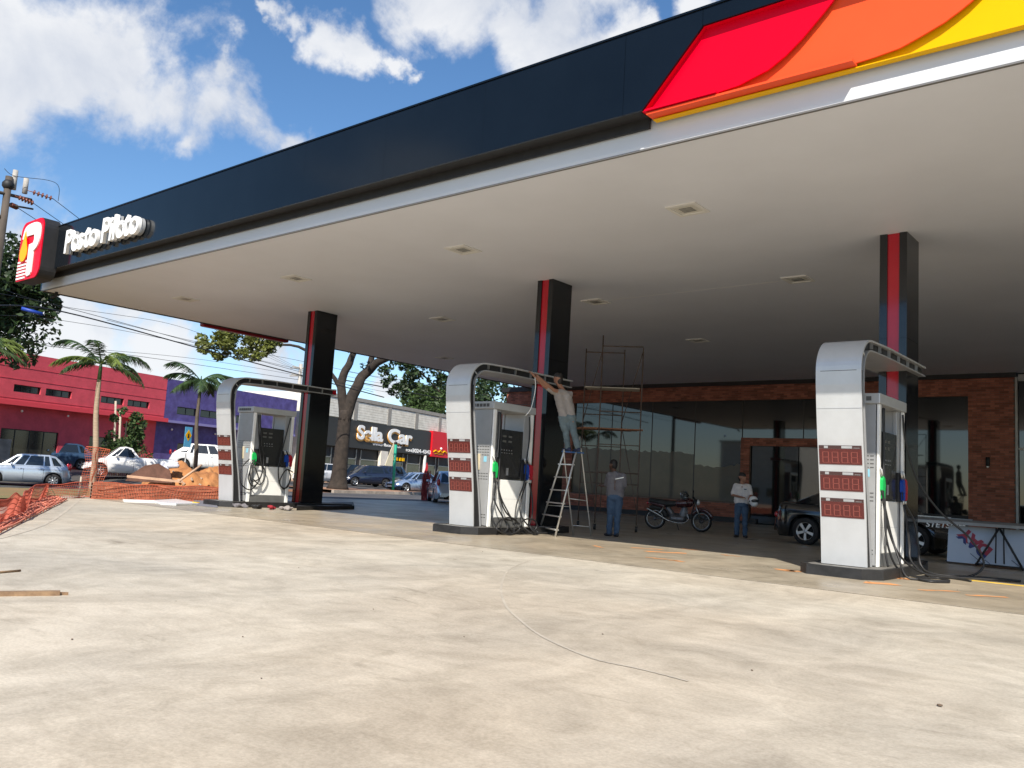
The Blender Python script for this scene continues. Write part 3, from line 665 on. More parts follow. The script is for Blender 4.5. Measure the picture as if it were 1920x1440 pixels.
def totem(cx, label, yn, dz=0.0):
    t = empty('price_totem', label, 'price totem', (cx, yn, .15), group='silver arched totems with red price displays')
    hw = .345; z3 = 3.5
    prof = [(PR(z), z-.15) for z in (.155, .5, .9, 1.3, 1.7, 2.1, 2.5, 2.9, 3.05)]
    arc = arcpts((.04+.52, 3.13-.15), .52, 180, 96, 12)
    outer = prof[:-1]+[(x, y*1.0+0.0) for x, y in arc]
    # stretch the arc so the flat run lies at 3.52 above the island
    e = outer[-1]; end = 3.72
    outer = outer + [(e[0]+.3, 3.51), (1.5, 3.53), (end, 3.53)]
    ribbon_solid(outer, .030, hw).build('outer_panel', M_silver, t)
    inner = [(PR(z)+.15+(.10*max(0, 1-(z/1.5))), z-.15) for z in (.155, .5, .9, 1.3, 1.7, 2.1, 2.5, 2.9)]+[(x+.15, y-.0) if False else (.56-(.56-x)*.70+.01, (y-2.98)*.70+2.98) for x, y in arc]
    e = inner[-1]; inner = inner+[(e[0]+.3, 3.355), (1.5, 3.37), (end, 3.37)]
    ribbon_solid(inner, .022, hw-.005).build('inner_panel', M_silver2, t)
    core = [(o[0]+.02, o[1]) for o in outer[:9]]; core2 = [(i[0]-.005, i[1]) for i in inner[:9]]
    cb_ = MB(); cb_.prism(core+core2[::-1], 0, -hw+.03, hw-.03); cb_.build('side_recess', M_blackmat, t)
    co = outer[8:]; ci = inner[8:8+len(co)]
    cc = MB()
    for i in range(len(co)-1):
        a, b, c, d = co[i], co[i+1], ci[min(i+1, len(ci)-1)], ci[min(i, len(ci)-1)]
        cc.prism([(a[0]+.0, a[1]-.02), (b[0], b[1]-.02), (c[0], c[1]+.005), (d[0], d[1]+.005)], 0, -hw+.07, hw-.07)
    cc.build('arch_core', M_blackmat, t)
    for y in (.62, 1.05, 1.55, 2.1, 2.65, 3.2):
        MB().box((hw-.06, y, 3.375), (hw-.012, y+.02, 3.508)).build('rib', M_alu, t); MB().box((-hw+.012, y, 3.375), (-hw+.06, y+.02, 3.508)).build('rib', M_alu, t)
    for y0 in (.4,):
        r = MB(); p0 = arc[7]; r.tube([(hw-.03, .21, 3.27), (hw-.03, .30, 3.19)], .012, 6); r.build('rib', M_alu, t)
    # stains and a small joint between lower and upper face
    yj = PR(2.55); MB().box((-hw, yj-.004, 2.385), (hw, yj+.003, 2.393)).build('face_joint', M_silver2, t)
    for k, zc in enumerate((1.80, 1.40, .995)):
        z0, z1 = zc-.115-.15, zc+.115-.15
        y0 = PR(zc); sl = (PR(zc+.15)-PR(zc-.15))/.3
        Mx = Matrix.Translation((0, y0-.006, zc-.15)) @ Matrix.Rotation(math.atan(-sl), 4, 'X')
        f = MB(); f.box((-hw+.02, -.002, -.12), (hw-.025, .02, .12), M=Mx); d = f.build('price_display', M_disp, t)
        s = MB(); s.box((-hw+.02, -.001, .122), (hw-.025, .02, .175), M=Mx); s.build('slot', M_dslot, d)
        s = MB(); s.box((-hw+.10, -.003, .13), (-hw+.16, .001, .168), M=Mx); s.box((0.02, -.003, .13), (.18, .001, .168), M=Mx); s.box((.2, -.003, .135), (.29, .001, .14), M=Mx); s.build('slot_bracket', M_silver2, d)
        for q in range(4):
            g = MB(); xq = -.275+q*.145
            for sname, (a, b) in SEG.items():
                g.box((xq+a[0]*.20, -.006, -.095+a[1]*.17), (xq+b[0]*.20, -.0025, -.095+b[1]*.17), M=Mx)
            g.box((xq+.108, -.006, -.095), (xq+.118, -.0025, -.083), M=Mx)
            g.build('digit', M_digit, d)
    return t
def nozzle(par, loc, m, side=1):
    x, y, z = loc
    n = MB(); n.prism([(y-.05, z-.02), (y-.055, z+.14), (y-.02, z+.20), (y+.05, z+.17), (y+.085, z+.06), (y+.07, z-.14), (y+.02, z-.15), (y+.015, z-.02)], 0, x, x+.055*side)
    o = n.build('nozzle', m, par)
    MB().tube([(x+.03*side, y-.03, z+.19), (x+.03*side, y-.07, z+.25), (x+.03*side, y-.11, z+.33)], [.015, .013, .012], 8).build('spout', M_alu, o)
    MB().tube([(x+.03*side, y+.00, z+.19), (x+.03*side, y-.035, z+.26), (x+.03*side, y-.06, z+.31)], [.01, .009, .008], 6).build('spout_guard', M_white, o)
    MB().tube(spline([(x+.03*side, y-.03, z+.02), (x+.045*side, y-.06, z-.07), (x+.03*side, y+.02, z-.13)], 4), .008, 6).build('trigger', M_blackmat, o)
    MB().tube([(x+.03*side, y+.045, z-.14), (x+.03*side, y+.045, z-.22)], .02, 8).build('swivel', M_alu, o)
    return o
def pump(cx, label, yn, hoses, seed):
    rr = random.Random(seed); t = empty('fuel_dispenser', label, 'fuel pump', (cx, yn, .15), group='silver fuel dispensers on the islands')
    hw = .36; y0, y1 = .86, 2.26; H = 2.70
    MB().box((-hw+.01, y0+.02, .0), (hw-.01, y1-.02, .19)).build('base_frame', M_steel, t)
    MB().box((-hw+.03, y0+.21, .195), (hw-.03, y1-.21, 1.02), bev=.012).build('lower_panel', M_white, t)
    for s in (-1, 1):
        d = MB().box((hw*s-.05*s, y0+.31, 1.05), (hw*s-.02*s, y1-.32, 2.12)).build('display_panel', M_screen, t)
        sc = MB()
        for q in range(2):
            for z in (1.84, 1.95): sc.box((hw*s-.02*s, y0+.38+q*.2, z), (hw*s-.016*s, y0+.50+q*.2, z+.045))
        sc.build('readout', mat('readout_grey', (.12, .12, .11), .4), d)
        b_ = MB()
        for q in range(5):
            b_.box((hw*s-.02*s, y0+.36+q*.085, 1.66), (hw*s-.017*s, y0+.38+q*.085, 1.685)); b_.box((hw*s-.02*s, y0+.36+q*.085, 1.60), (hw*s-.017*s, y0+.40+q*.085, 1.61))
        b_.build('buttons', M_silver2, d)
        MB().box((hw*s-.02*s, y0+.56, 1.12), (hw*s-.012*s, y0+.63, 1.28)).build('card_slot', M_silver2, d)
        MB().box((hw*s-.031*s, y0+.32, .94), (hw*s-.028*s, y0+.335, .955)).build('lock', M_blackmat, t)
        MB().box((hw*s-.031*s, y0+.215, .60), (hw*s-.0285*s, y1-.215, .603)).build('panel_joint', M_silver2, t)
        for (a, b) in ((y0, y0+.10), (y0+.10, y0+.285), (y1-.285, y1-.10), (y1-.10, y1)):
            edge = abs(a-y0) < .01 or abs(b-y1) < .01
            MB().box((hw*s-(.02 if edge else .09)*s, a+.004, .0 if edge else 1.05), (hw*s+(.02 if edge else -.03)*s, b-.004, H-.17), bev=.008).build('post', M_white if edge else M_silver2, t)
        for a in (y0+.02, y1-.30):
            MB().box((hw*s-.03*s, a+.0, 1.02), (hw*s+.01*s, a+.28, 1.50), bev=.01).build('nozzle_holster', M_blackmat, t)
    # end cabinets, with vents
    for (a, b) in ((y0-.02, y0+.28), (y1-.28, y1+.02)):
        MB().box((-hw+.035, a+.02, .02), (hw-.035, b-.02, H-.17)).build('cabinet', M_silver2, t)
    for z in (.18, .24, 1.0, 1.06, 1.12, 1.52, 1.58, 1.64, 1.70):
        v = MB()
        for q in range(8): v.box((-hw+.08+q*.075, y0-.003, z), (-hw+.135+q*.075, y0+.001, z+.018))
        v.build('vent', mat('vent_grey', (.10, .10, .10), .6), t)
    MB().box((-.02, y0-.03, 1.2), (.06, y0+.0, 1.55), bev=.01).build('door_pull', mat('cream_reflection', (.6, .52, .36), .5), t)  # cream base colour paints a reflection onto the handle
    MB().box((hw-.2, y0-.006, 1.38), (hw-.12, y0-.001, 1.5)).build('sticker', mat('sticker_blue', (.25, .55, .7), .4), t)
    MB().box((-hw-.035, y0-.05, H-.165), (hw+.04, y1+.04, H), bev=.015).build('hood', M_silver, t)
    v = MB()
    for q in range(6): v.box((-hw+.05+q*.10, y0-.053, H-.12), (-hw+.13+q*.10, y0-.049, H-.05))
    v.build('hood_vent', mat('vent_grey', (.10, .10, .10), .6), t)
    MB().box((-.05, y0+.35, 1.9), (.05, y0+.40, H-.17)).build('inner_strut', M_silver2, t)
    for q, (yy, mm) in enumerate(((y0+.10, M_green), (y1-.20, M_blue), (y1-.07, M_nred))):
        nozzle(t, (hw+.015, yy, 1.20), mm)
    nozzle(t, (-hw-.015, y0+.16, 1.20), M_green, -1); nozzle(t, (-hw-.015, y1-.18, 1.20), M_blue, -1)
    for pts, r in hoses:
        MB().tube(spline([(hw+p[0], y0+p[1], p[2]) for p in pts], 7), r, 8).build('hose', M_rubber, t)
    return t
def loop(cy, cz, ry, rz, x0, x1, n=14, a0=90, turns=1.0): return [(x0+(x1-x0)*i/n, cy+ry*math.cos(rad(a0+360*turns*i/n)), cz+rz*math.sin(rad(a0+360*turns*i/n))) for i in range(n+1)]
R_ = .017
# hose paths: x out from the side face, y along it, z above the island
h3 = [([(.03, .14, 2.48), (.05, .14, 1.8), (.05, .11, 1.2), (.08, .16, .7), (.12, .02, .25), (.16, .02, .02)], R_),
      ([(.03, .19, 2.48), (.04, .18, 1.7), (.06, .17, 1.1), (.10, .10, .5), (.2, .25, .04), (.35, .6, -.12), (.5, 1.0, -.12)], R_),
      ([(.05, .15, .98), (.1, .22, .6), (.2, .45, .2), (.4, .8, -.05), (.7, 1.1, -.12), (1.0, 1.4, -.12), (1.5, 1.8, -.12)], R_),
      ([(.05, .17, .98), (.12, .3, .5), (.25, .25, .15), (.4, .1, -.1), (.6, .2, -.13), (.9, .5, -.13), (.7, .7, -.12), (.5, .3, -.13), (.75, .0, -.13), (.95, .3, -.13)], R_),
      ([(.05, 1.25, .98), (.14, 1.15, .6), (.25, .85, .35), (.3, .75, .1), (.5, .9, -.1), (.8, 1.2, -.13), (1.1, 1.0, -.13)], R_),
      ([(.05, 1.35, .98), (.16, 1.48, .7), (.22, 1.5, .3), (.3, 1.35, .0), (.5, 1.5, -.12), (1.1, 1.9, -.12), (1.6, 2.1, -.13)], R_*1.1),
      ([(.03, 1.24, 2.48), (.06, 1.34, 2.0), (.2, 1.5, 1.4), (.5, 1.7, .9), (.9, 1.9, .5), (1.1, 1.95, .1), (.9, 1.8, -.12), (.4, 1.3, -.13)], R_)]
h2 = [([(.03, .14, 2.48), (.04, .14, 1.8), (.05, .10, 1.2), (.06, .14, .8), (.1, .0, .4), (.2, .0, .1), (.3, .15, -.1), (.3, .35, .0), (.22, .3, .2)], R_),
      ([(.03, .20, 2.48), (.03, .26, 1.9), (.05, .24, 1.2), (.1, .2, .8), (.15, .4, .35), (.3, .7, .1), (.4, .9, -.1)], R_),
      ([(.05, .15, .98), (.08, .1, .6), (.2, .3, .2), (.3, .5, -.05)]+loop(.35, .05, .32, .17, .3, .4, 10, 0), R_),
      ([(.05, .2, .98), (.1, .32, .6), (.2, .6, .15), (.35, .5, -.1), (.5, .1, -.12), (.45, -.2, .0), (.3, .1, .17), (.3, .5, .15)], R_),
      ([(.05, 1.2, .98), (.1, 1.0, .6), (.14, .95, .3), (.25, 1.1, .05), (.4, 1.3, -.1), (.5, 1.0, -.13), (.4, .8, .0)], R_),
      ([(.05, 1.33, .98), (.12, 1.38, .6), (.2, 1.3, .25), (.3, 1.1, .05), (.4, 1.2, -.1), (.5, 1.5, -.1)], R_),
      ([(.03, 1.22, 2.48), (.05, 1.24, 2.0), (.06, 1.16, 1.5), (.08, 1.1, 1.0), (.1, .85, .5), (.2, .7, .1)]+loop(.95, .04, .34, .16, .3, .42, 10, 180), R_)]
h1 = [([(.03, .14, 2.48), (.05, .2, 1.9), (.06, .3, 1.3), (.07, .4, .8), (.08, .1, .35), (.08, -.25, .5), (.08, -.3, .9), (.07, -.05, 1.2)], R_),
      ([(.03, .19, 2.48), (.06, .28, 1.8), (.07, .42, 1.2), (.08, .35, .7), (.09, .05, .6), (.09, .0, 1.0), (.09, .12, 1.2)], R_),
      ([(.05, .17, .98), (.1, .3, .6), (.1, .1, .45), (.1, -.05, .7), (.1, .1, 1.1), (.1, .4, 1.0), (.1, .5, .75), (.1, .35, .5), (.1, .1, .65)], R_),
      ([(.03, 1.24, 2.48), (.05, 1.05, 1.6), (.06, .95, 1.0), (.07, 1.05, .5), (.08, 1.3, .45), (.08, 1.4, .8)], R_),
      ([(.05, 1.3, .98), (.08, 1.4, .7), (.08, 1.2, .4), (.08, 1.02, .6), (.08, 1.2, .95), (.08, 1.45, .9)], R_)]
labs = ['leftmost silver dispenser with black hoses coiled against its white panel', 'middle silver dispenser beside the step ladder, black hoses looped on the floor', 'nearest silver dispenser at the right, its black hoses trailing over the kerb']
tl = ['leftmost silver price totem, its arch crossing the left black column', 'middle silver price totem, the worker reaches up to its arch', 'nearest and largest silver price totem at the right']
il = ['low black kerbed island under the leftmost pump', 'low black kerbed island under the middle pump', 'low black kerbed island under the nearest pump']
YN = 13.0
for i, (cx, hs) in enumerate(zip(CX, (h1, h2, h3))):
    yn = YN+(.08 if i else .12)
    e = empty('fuel_island', il[i], 'island', (cx, yn, 0), group='black kerbed pump islands')
    poly = [(-.60, .25), (-.42, .02), (.40, .0), (.62, .30), (.62, 2.6), (.35, 3.9), (-.35, 3.9), (-.60, 2.6)]
    if i == 0: poly = [(-.60, .25), (-.42, .02), (.40, .0), (.62, .30), (.55, 2.6), (.5, 4.6), (-.35, 4.6), (-.60, 2.6)]
    k = MB()
    for a in range(len(poly)):
        b = (a+1) % len(poly); cxm, cym = 0, 1.9
        q = [poly[a], poly[b], (poly[b][0]+(cxm-poly[b][0])*.1, poly[b][1]+(cym-poly[b][1])*.05), (poly[a][0]+(cxm-poly[a][0])*.1, poly[a][1]+(cym-poly[a][1])*.05)]
        k.prism(q, 2, 0, .152)
    k.build('kerb', M_kerb, e)
    MB().prism(poly_offset(poly, (.93, .97)), 2, .01, .145).build('island_slab', M_isl, e)
    tt = totem(cx, tl[i], yn+.02)
    if i == 0: MB().box((-.33, 3.64, 3.365), (.33, 3.74, 3.54)).build('arch_end_cap', M_redstripe, tt)
    pump(cx, labs[i], yn, hs, i)
M_plast = mat('plastic_film', lin(225, 228, 230), 0.25, bump=.6, bscale=6)

# ------------------------------------------------------------ people
M_skin = mat('skin', (0.30, 0.145, 0.09), 0.55); M_skin2 = mat('skin_dark', (0.10, 0.05, 0.032), 0.5); M_hair = mat('hair', (0.012, 0.009, 0.008), 0.6)
M_jean = mat('jeans', (0.07, 0.12, 0.19), 0.9, col2=(0.035, 0.06, 0.11), scale=5, bump=.3, bscale=60); M_jean2 = mat('grey_jeans', (0.13, 0.17, 0.18), 0.9, var=.3, scale=5)
M_tee = mat('grey_tshirt', (0.16, 0.15, 0.16), 0.9, var=.2, scale=4, bump=.3, bscale=15); M_tee2 = mat('taupe_tshirt', (0.30, 0.27, 0.25), 0.9, var=.15, scale=4); M_teew = mat('white_tshirt', (0.62, 0.58, 0.56), 0.9, var=.1, scale=5)
M_shoe = mat('shoe', (0.02, 0.02, 0.025), 0.6)
def blob(name, segs, m, par, vox=.012, smooth=4):
    mb = MB()
    for s in segs:
        a, b, ra, rb = Vector(s[0]), Vector(s[1]), s[2], s[3]; sc = s[4] if len(s) > 4 else (1, 1, 1)
        n = max(2, int((b-a).length/(min(ra, rb)*.5))+1); n = min(n, 14)
        for i in range(n+1):
            t = i/n; r = ra+(rb-ra)*t; mb.ball(a.lerp(b, t), r, 12, sc=sc)
    o = mb.build(name, m, None)
    r = o.modifiers.new('r', 'REMESH'); r.mode = 'VOXEL'; r.voxel_size = vox
    s = o.modifiers.new('s', 'SMOOTH'); s.iterations = smooth; s.factor = .5
    dg = bpy.context.evaluated_depsgraph_get(); me = bpy.data.meshes.new_from_object(o.evaluated_get(dg)); me.name = name
    me.polygons.foreach_set('use_smooth', [True]*len(me.polygons)); bpy.data.objects.remove(o)
    if name in ('t_shirt', 'jeans'):
        for q in me.vertices:
            c = q.co; k = mnoise.noise(Vector((c.x*7+c.z*3, c.y*7, c.z*11)))*.016+mnoise.noise(Vector((c.x*16, c.y*16, c.z*26+c.x*9)))*.008
            q.co = c+q.normal*k
    me.materials.clear(); me.materials.append(m)
    q = bpy.data.objects.new(name, me); COL.objects.link(q)
    if par: q.parent = par
    return q
def hand(w, d, nrm, m_curl=.5):
    # w wrist, d direction of fingers, nrm palm normal -> capsules for palm and five fingers
    w = Vector(w); d = Vector(d).normalized(); nrm = (Vector(nrm)-d*Vector(nrm).dot(d)).normalized(); s = d.cross(nrm)
    out = [(w, w+d*.05, .026, .028), (w+d*.05-s*.02, w+d*.085-s*.028, .022, .014), (w+d*.05+s*.02, w+d*.085+s*.028, .022, .014), (w+d*.07, w+d*.09, .022, .016)]
    for k, (o, ln) in enumerate(((-.033, .055), (-.011, .072), (.011, .078), (.033, .068))):
        p0 = w+d*.088+s*o; p1 = p0+d*ln*.5+nrm*ln*.15*m_curl; p2 = p1+d*ln*.4+nrm*ln*.5*m_curl
        out += [(p0, p1, .0095, .0088), (p1, p2, .0088, .0075)]
    p0 = w+d*.03+s*.03; p1 = p0+d*.03+s*.028+nrm*.012; p2 = p1+d*.03+s*.008+nrm*.01
    return out+[(p0, p1, .014, .011), (p1, p2, .011, .009)]
def head(c, f, tilt=(0, 0, 1)):
    # c centre, f facing direction
    c = Vector(c); f = Vector(f).normalized(); u = Vector(tilt).normalized(); s = f.cross(u).normalized()
    segs = [(c+u*.03-f*.015, c+u*.03+f*.0, .098, .096), (c-u*.03+f*.015, c-u*.075+f*.045, .075, .042), (c+f*.04-u*.05, c+f*.045-u*.06, .055, .055)]
    segs += [(c+f*.092+u*.012, c+f*.113-u*.018, .010, .015), (c+f*.085+u*.035-s*.03, c+f*.085+u*.035+s*.03, .017, .017), (c+f*.09-u*.05-s*.015, c+f*.09-u*.05+s*.015, .011, .011), (c+f*.075-u*.085, c+f*.078-u*.083, .024, .024)]
    for q in (-1, 1): segs += [(c+s*.094*q-u*.012-f*.005, c+s*.098*q+u*.02-f*.012, .013, .016), (c+f*.07-u*.025+s*.04*q, c+f*.06-u*.02+s*.045*q, .026, .03)]
    return segs
def hairof(c, f, m, par, tilt=(0, 0, 1)):
    c = Vector(c); f = Vector(f).normalized(); u = Vector(tilt).normalized()
    return blob('hair', [(c+u*.058-f*.02, c+u*.06+f*.012, .099, .09), (c+u*.0-f*.05, c-u*.04-f*.055, .078, .06)], m, par, .012, 3)
def shoes(par, pts, m):
    for (p, d) in pts:
        p = Vector(p); d = Vector(d).normalized(); blob('shoe', [(p-d*.06+Vector((0, 0, .045)), p+d*.10+Vector((0, 0, .038)), .044, .04), (p+d*.1+Vector((0, 0, .036)), p+d*.15+Vector((0, 0, .034)), .04, .032)], m, par, .012, 2)

# man in grey T-shirt and jeans, seen from behind, working at the scaffold
def person1():
    b = onz(1150, 1006); t = empty('person', 'man in dark grey T-shirt and blue jeans seen from behind at the scaffold', 'person', (b.x, b.y, 0), rad(22))
    # local: faces +Y-ish, -x to the left
    f = (-.75, .66, -.15); hc = (-.10, .10, 1.66)
    segs = head(hc, f) + [((-.03, .02, 1.44), (-.08, .07, 1.58), .062, .056), ((0, 0, .95), (0, 0, 1.1), .09, .09), ((0, 0, 1.1), (-.01, 0, 1.38), .09, .09),
        ((-.15, .02, 1.42), (-.24, .08, 1.18), .05, .042), ((-.24, .08, 1.18), (-.40, .30, 1.17), .038, .03), ((.15, 0, 1.42), (.20, .05, 1.17), .05, .042), ((.20, .05, 1.17), (-.10, .32, 1.12), .038, .03),
        ((-.09, 0, .92), (-.10, 0, .5), .085, .06), ((-.10, 0, .5), (-.10, -.02, .1), .055, .04), ((.09, 0, .92), (.08, 0, .5), .085, .06), ((.08, 0, .5), (.07, -.02, .1), .055, .04)]
    segs += hand((-.40, .30, 1.17), (-.6, .6, .1), (0, 0, -1)) + hand((-.10, .32, 1.12), (-.8, .3, .1), (0, 0, -1))
    blob('body', segs, M_skin2, t)
    sh = [((-.10, 0, .98), (.10, 0, .98), .125, .125), ((-.09, 0, 1.0), (-.1, 0, 1.34), .125, .13), ((.09, 0, 1.0), (.10, 0, 1.34), .125, .13), ((-.16, .01, 1.43), (.16, .0, 1.43), .075, .075), ((0, .02, 1.36), (-.02, .02, 1.47), .12, .07),
          ((-.17, .02, 1.42), (-.23, .07, 1.2), .078, .07), ((.17, 0, 1.42), (.21, .04, 1.2), .078, .07)]
    blob('t_shirt', sh, M_tee, t, .014)
    M = Matrix.Translation((.085, -.142, 1.36)) @ Matrix.Rotation(rad(-14), 4, 'Y'); MB().box((-.07, -.012, -.009), (.13, .004, .012), M=M).build('back_print', M_white, t)
    blob('jeans', [((-.07, 0, .93), (.07, 0, .93), .135, .135), ((-.09, 0, .86), (-.10, 0, .5), .11, .082), ((-.10, 0, .5), (-.10, -.01, .09), .08, .07), ((.09, 0, .86), (.08, 0, .5), .11, .082), ((.08, 0, .5), (.07, -.01, .09), .08, .07)], M_jean, t, .014)
    hairof(hc, f, M_hair, t); shoes(t, [((-.10, .0, 0), (-.8, .6, 0)), ((.07, 0, 0), (-.5, .8, 0))], M_shoe); return t
person1()
# man in white T-shirt holding a white helmet
def person2():
    b = onz(1389, 1008); t = empty('person', 'man in white T-shirt and jeans holding a white helmet beside the motorcycle', 'person', (b.x, b.y, 0), rad(20))
    # local -Y towards the camera
    f = (.85, -.35, -.12); hc = (.0, -.02, 1.62)
    segs = head(hc, f) + [((0, 0, 1.42), (0, -.01, 1.54), .06, .055), ((0, 0, .95), (0, 0, 1.1), .09, .09), ((0, 0, 1.1), (0, 0, 1.36), .09, .09),
        ((-.17, 0, 1.40), (-.25, -.03, 1.14), .048, .042), ((-.25, -.03, 1.14), (-.02, -.24, 1.10), .038, .028), ((.17, 0, 1.40), (.24, -.05, 1.16), .048, .042), ((.24, -.05, 1.16), (.20, -.26, 1.06), .038, .028),
        ((-.09, 0, .9), (-.11, -.02, .5), .08, .06), ((-.11, -.02, .5), (-.11, 0, .1), .055, .04), ((.09, 0, .9), (.10, -.02, .5), .08, .06), ((.10, -.02, .5), (.11, 0, .1), .055, .04)]
    segs += hand((-.02, -.24, 1.10), (.8, -.2, -.1), (0, .2, -1)) + hand((.20, -.26, 1.06), (.3, -.4, -.5), (-1, 0, 0))
    blob('body', segs, M_skin, t)
    blob('t_shirt', [((-.09, 0, .98), (.09, 0, .98), .125, .125), ((-.08, 0, 1.0), (-.09, 0, 1.32), .125, .13), ((.08, 0, 1.0), (.09, 0, 1.32), .125, .13), ((-.17, 0, 1.40), (.17, 0, 1.40), .07, .07), ((-.17, 0, 1.39), (-.24, -.02, 1.19), .075, .07), ((.17, 0, 1.39), (.23, -.04, 1.20), .075, .07)], M_teew, t, .014)
    MB().box((.06, -.148, 1.30), (.13, -.13, 1.325)).build('chest_print', M_jean, t)
    blob('jeans', [((-.07, 0, .90), (.07, 0, .90), .125, .125), ((-.09, 0, .84), (-.11, -.02, .5), .105, .08), ((-.11, -.02, .5), (-.11, 0, .09), .08, .07), ((.09, 0, .84), (.10, -.02, .5), .105, .08), ((.10, -.02, .5), (.11, 0, .09), .08, .07)], M_jean, t, .014)
    hairof(hc, f, M_hair, t); shoes(t, [((-.11, 0, 0), (-.3, -1, 0)), ((.11, 0, 0), (.4, -1, 0))], M_shoe); return t
pt = person2()
def helmet(loc, m, lab, rz, s=1.0, vis=True):
    t = empty('helmet', lab, 'helmet', loc, rz)
    mb = MB(); prof = []
    o = blob('shell', [((0, 0, .0), (0, .01, .02), .128, .13), ((0, -.03, -.05), (0, -.06, -.06), .10, .085)], m, t, .011, 3)
    MB().ball((0, -.035, .012), .121, 16, sc=(.98, 1, .52)).build('visor', M_glassd, t)
    MB().tube([(-.132, 0, .0), (.132, 0, .0)], .02, 10).build('visor_pivot', M_blackmat, t); return t
pw = pt.matrix_basis @ Vector((.33, -.30, 1.0))
helmet(pw, mat('helmet_white', (.7, .7, .69), .2), 'white motorcycle helmet held in the hand of the man in the white T-shirt', rad(60))

# ladder
M_lad = mat('ladder_aluminium', lin(196, 194, 188), .38, .55, var=.1)
la, lb_, lc, ld = onz(1014, 1003), onz(1041, 1006), onz(1076, 1003), onz(1107, 1006)
lad = empty('step_ladder', 'aluminium step ladder standing open beside the middle fuel pump', 'ladder', (la.x, la.y, 0))
top_z = 1.98; tA = Vector((-11.62, 16.05, 1.62)); 
pl, pr_, back0, back1 = onz(1010, 998), onz(1041, 1006), onz(1075, 1003), onz(1108, 1005)
topL = atd(1057, 848, 19.1); topR = atd(1087, 819, 19.25); TZ = topL.z
ax = (pr_-pl).normalized(); per = Vector((-ax.y, ax.x, 0))
def lp(mb, name, m=M_lad): o = mb.build(name, m); o.parent = lad; o.matrix_parent_inverse = Matrix.Translation(-lad.location); return o
lp(MB().tube([pl, topL], .022, 6), 'rail'); lp(MB().tube([pr_, topR], .022, 6), 'rail')
lp(MB().tube(spline([back0, back0.lerp(topL, .95), topL+Vector((.02, 0, .0))], 4), .017, 6), 'leg'); lp(MB().tube(spline([back1, back1.lerp(topR, .80), topR-Vector((0, -.08, .26))], 4), .017, 6), 'leg')
for k in range(1, 7):
    t_ = (k-.55)/6.4; h = TZ*t_; a = pl+(topL-pl)*t_; b = pr_+(topR-pr_)*(h/topR.z)
    mb = MB(); d = (b-a); q = per*.045; mb.add([a-q, b-q, b+q, a+q, a-q+Vector((0, 0, .025)), b-q+Vector((0, 0, .025)), b+q+Vector((0, 0, .025)), a+q+Vector((0, 0, .025))], [(0,3,2,1),(4,5,6,7),(0,1,5,4),(1,2,6,5),(2,3,7,6),(3,0,4,7)])
    lp(mb, 'step')
plat = MB(); a = topL; b = pr_+(topR-pr_)*(TZ/topR.z); q = per*.12; plat.add([a-q*.4, b-q*.4, b+q*1.6, a+q*1.6, a-q*.4+Vector((0, 0, .03)), b-q*.4+Vector((0, 0, .03)), b+q*1.6+Vector((0, 0, .03)), a+q*1.6+Vector((0, 0, .03))], [(0,3,2,1),(4,5,6,7),(0,1,5,4),(1,2,6,5),(2,3,7,6),(3,0,4,7)]); lp(plat, 'platform', mat('platform_blue', (.02, .09, .25), .5))
for fr_ in (.12, .45): lp(MB().tube([back0.lerp(topL, fr_), back1.lerp(topR, fr_*.8)], .012, 6), 'brace')
lp(MB().tube([pl.lerp(topL, .35), back0.lerp(topL, .35)], .008, 6), 'brace')
lad.location = lad.location
pc = (a+b)/2+q*.5
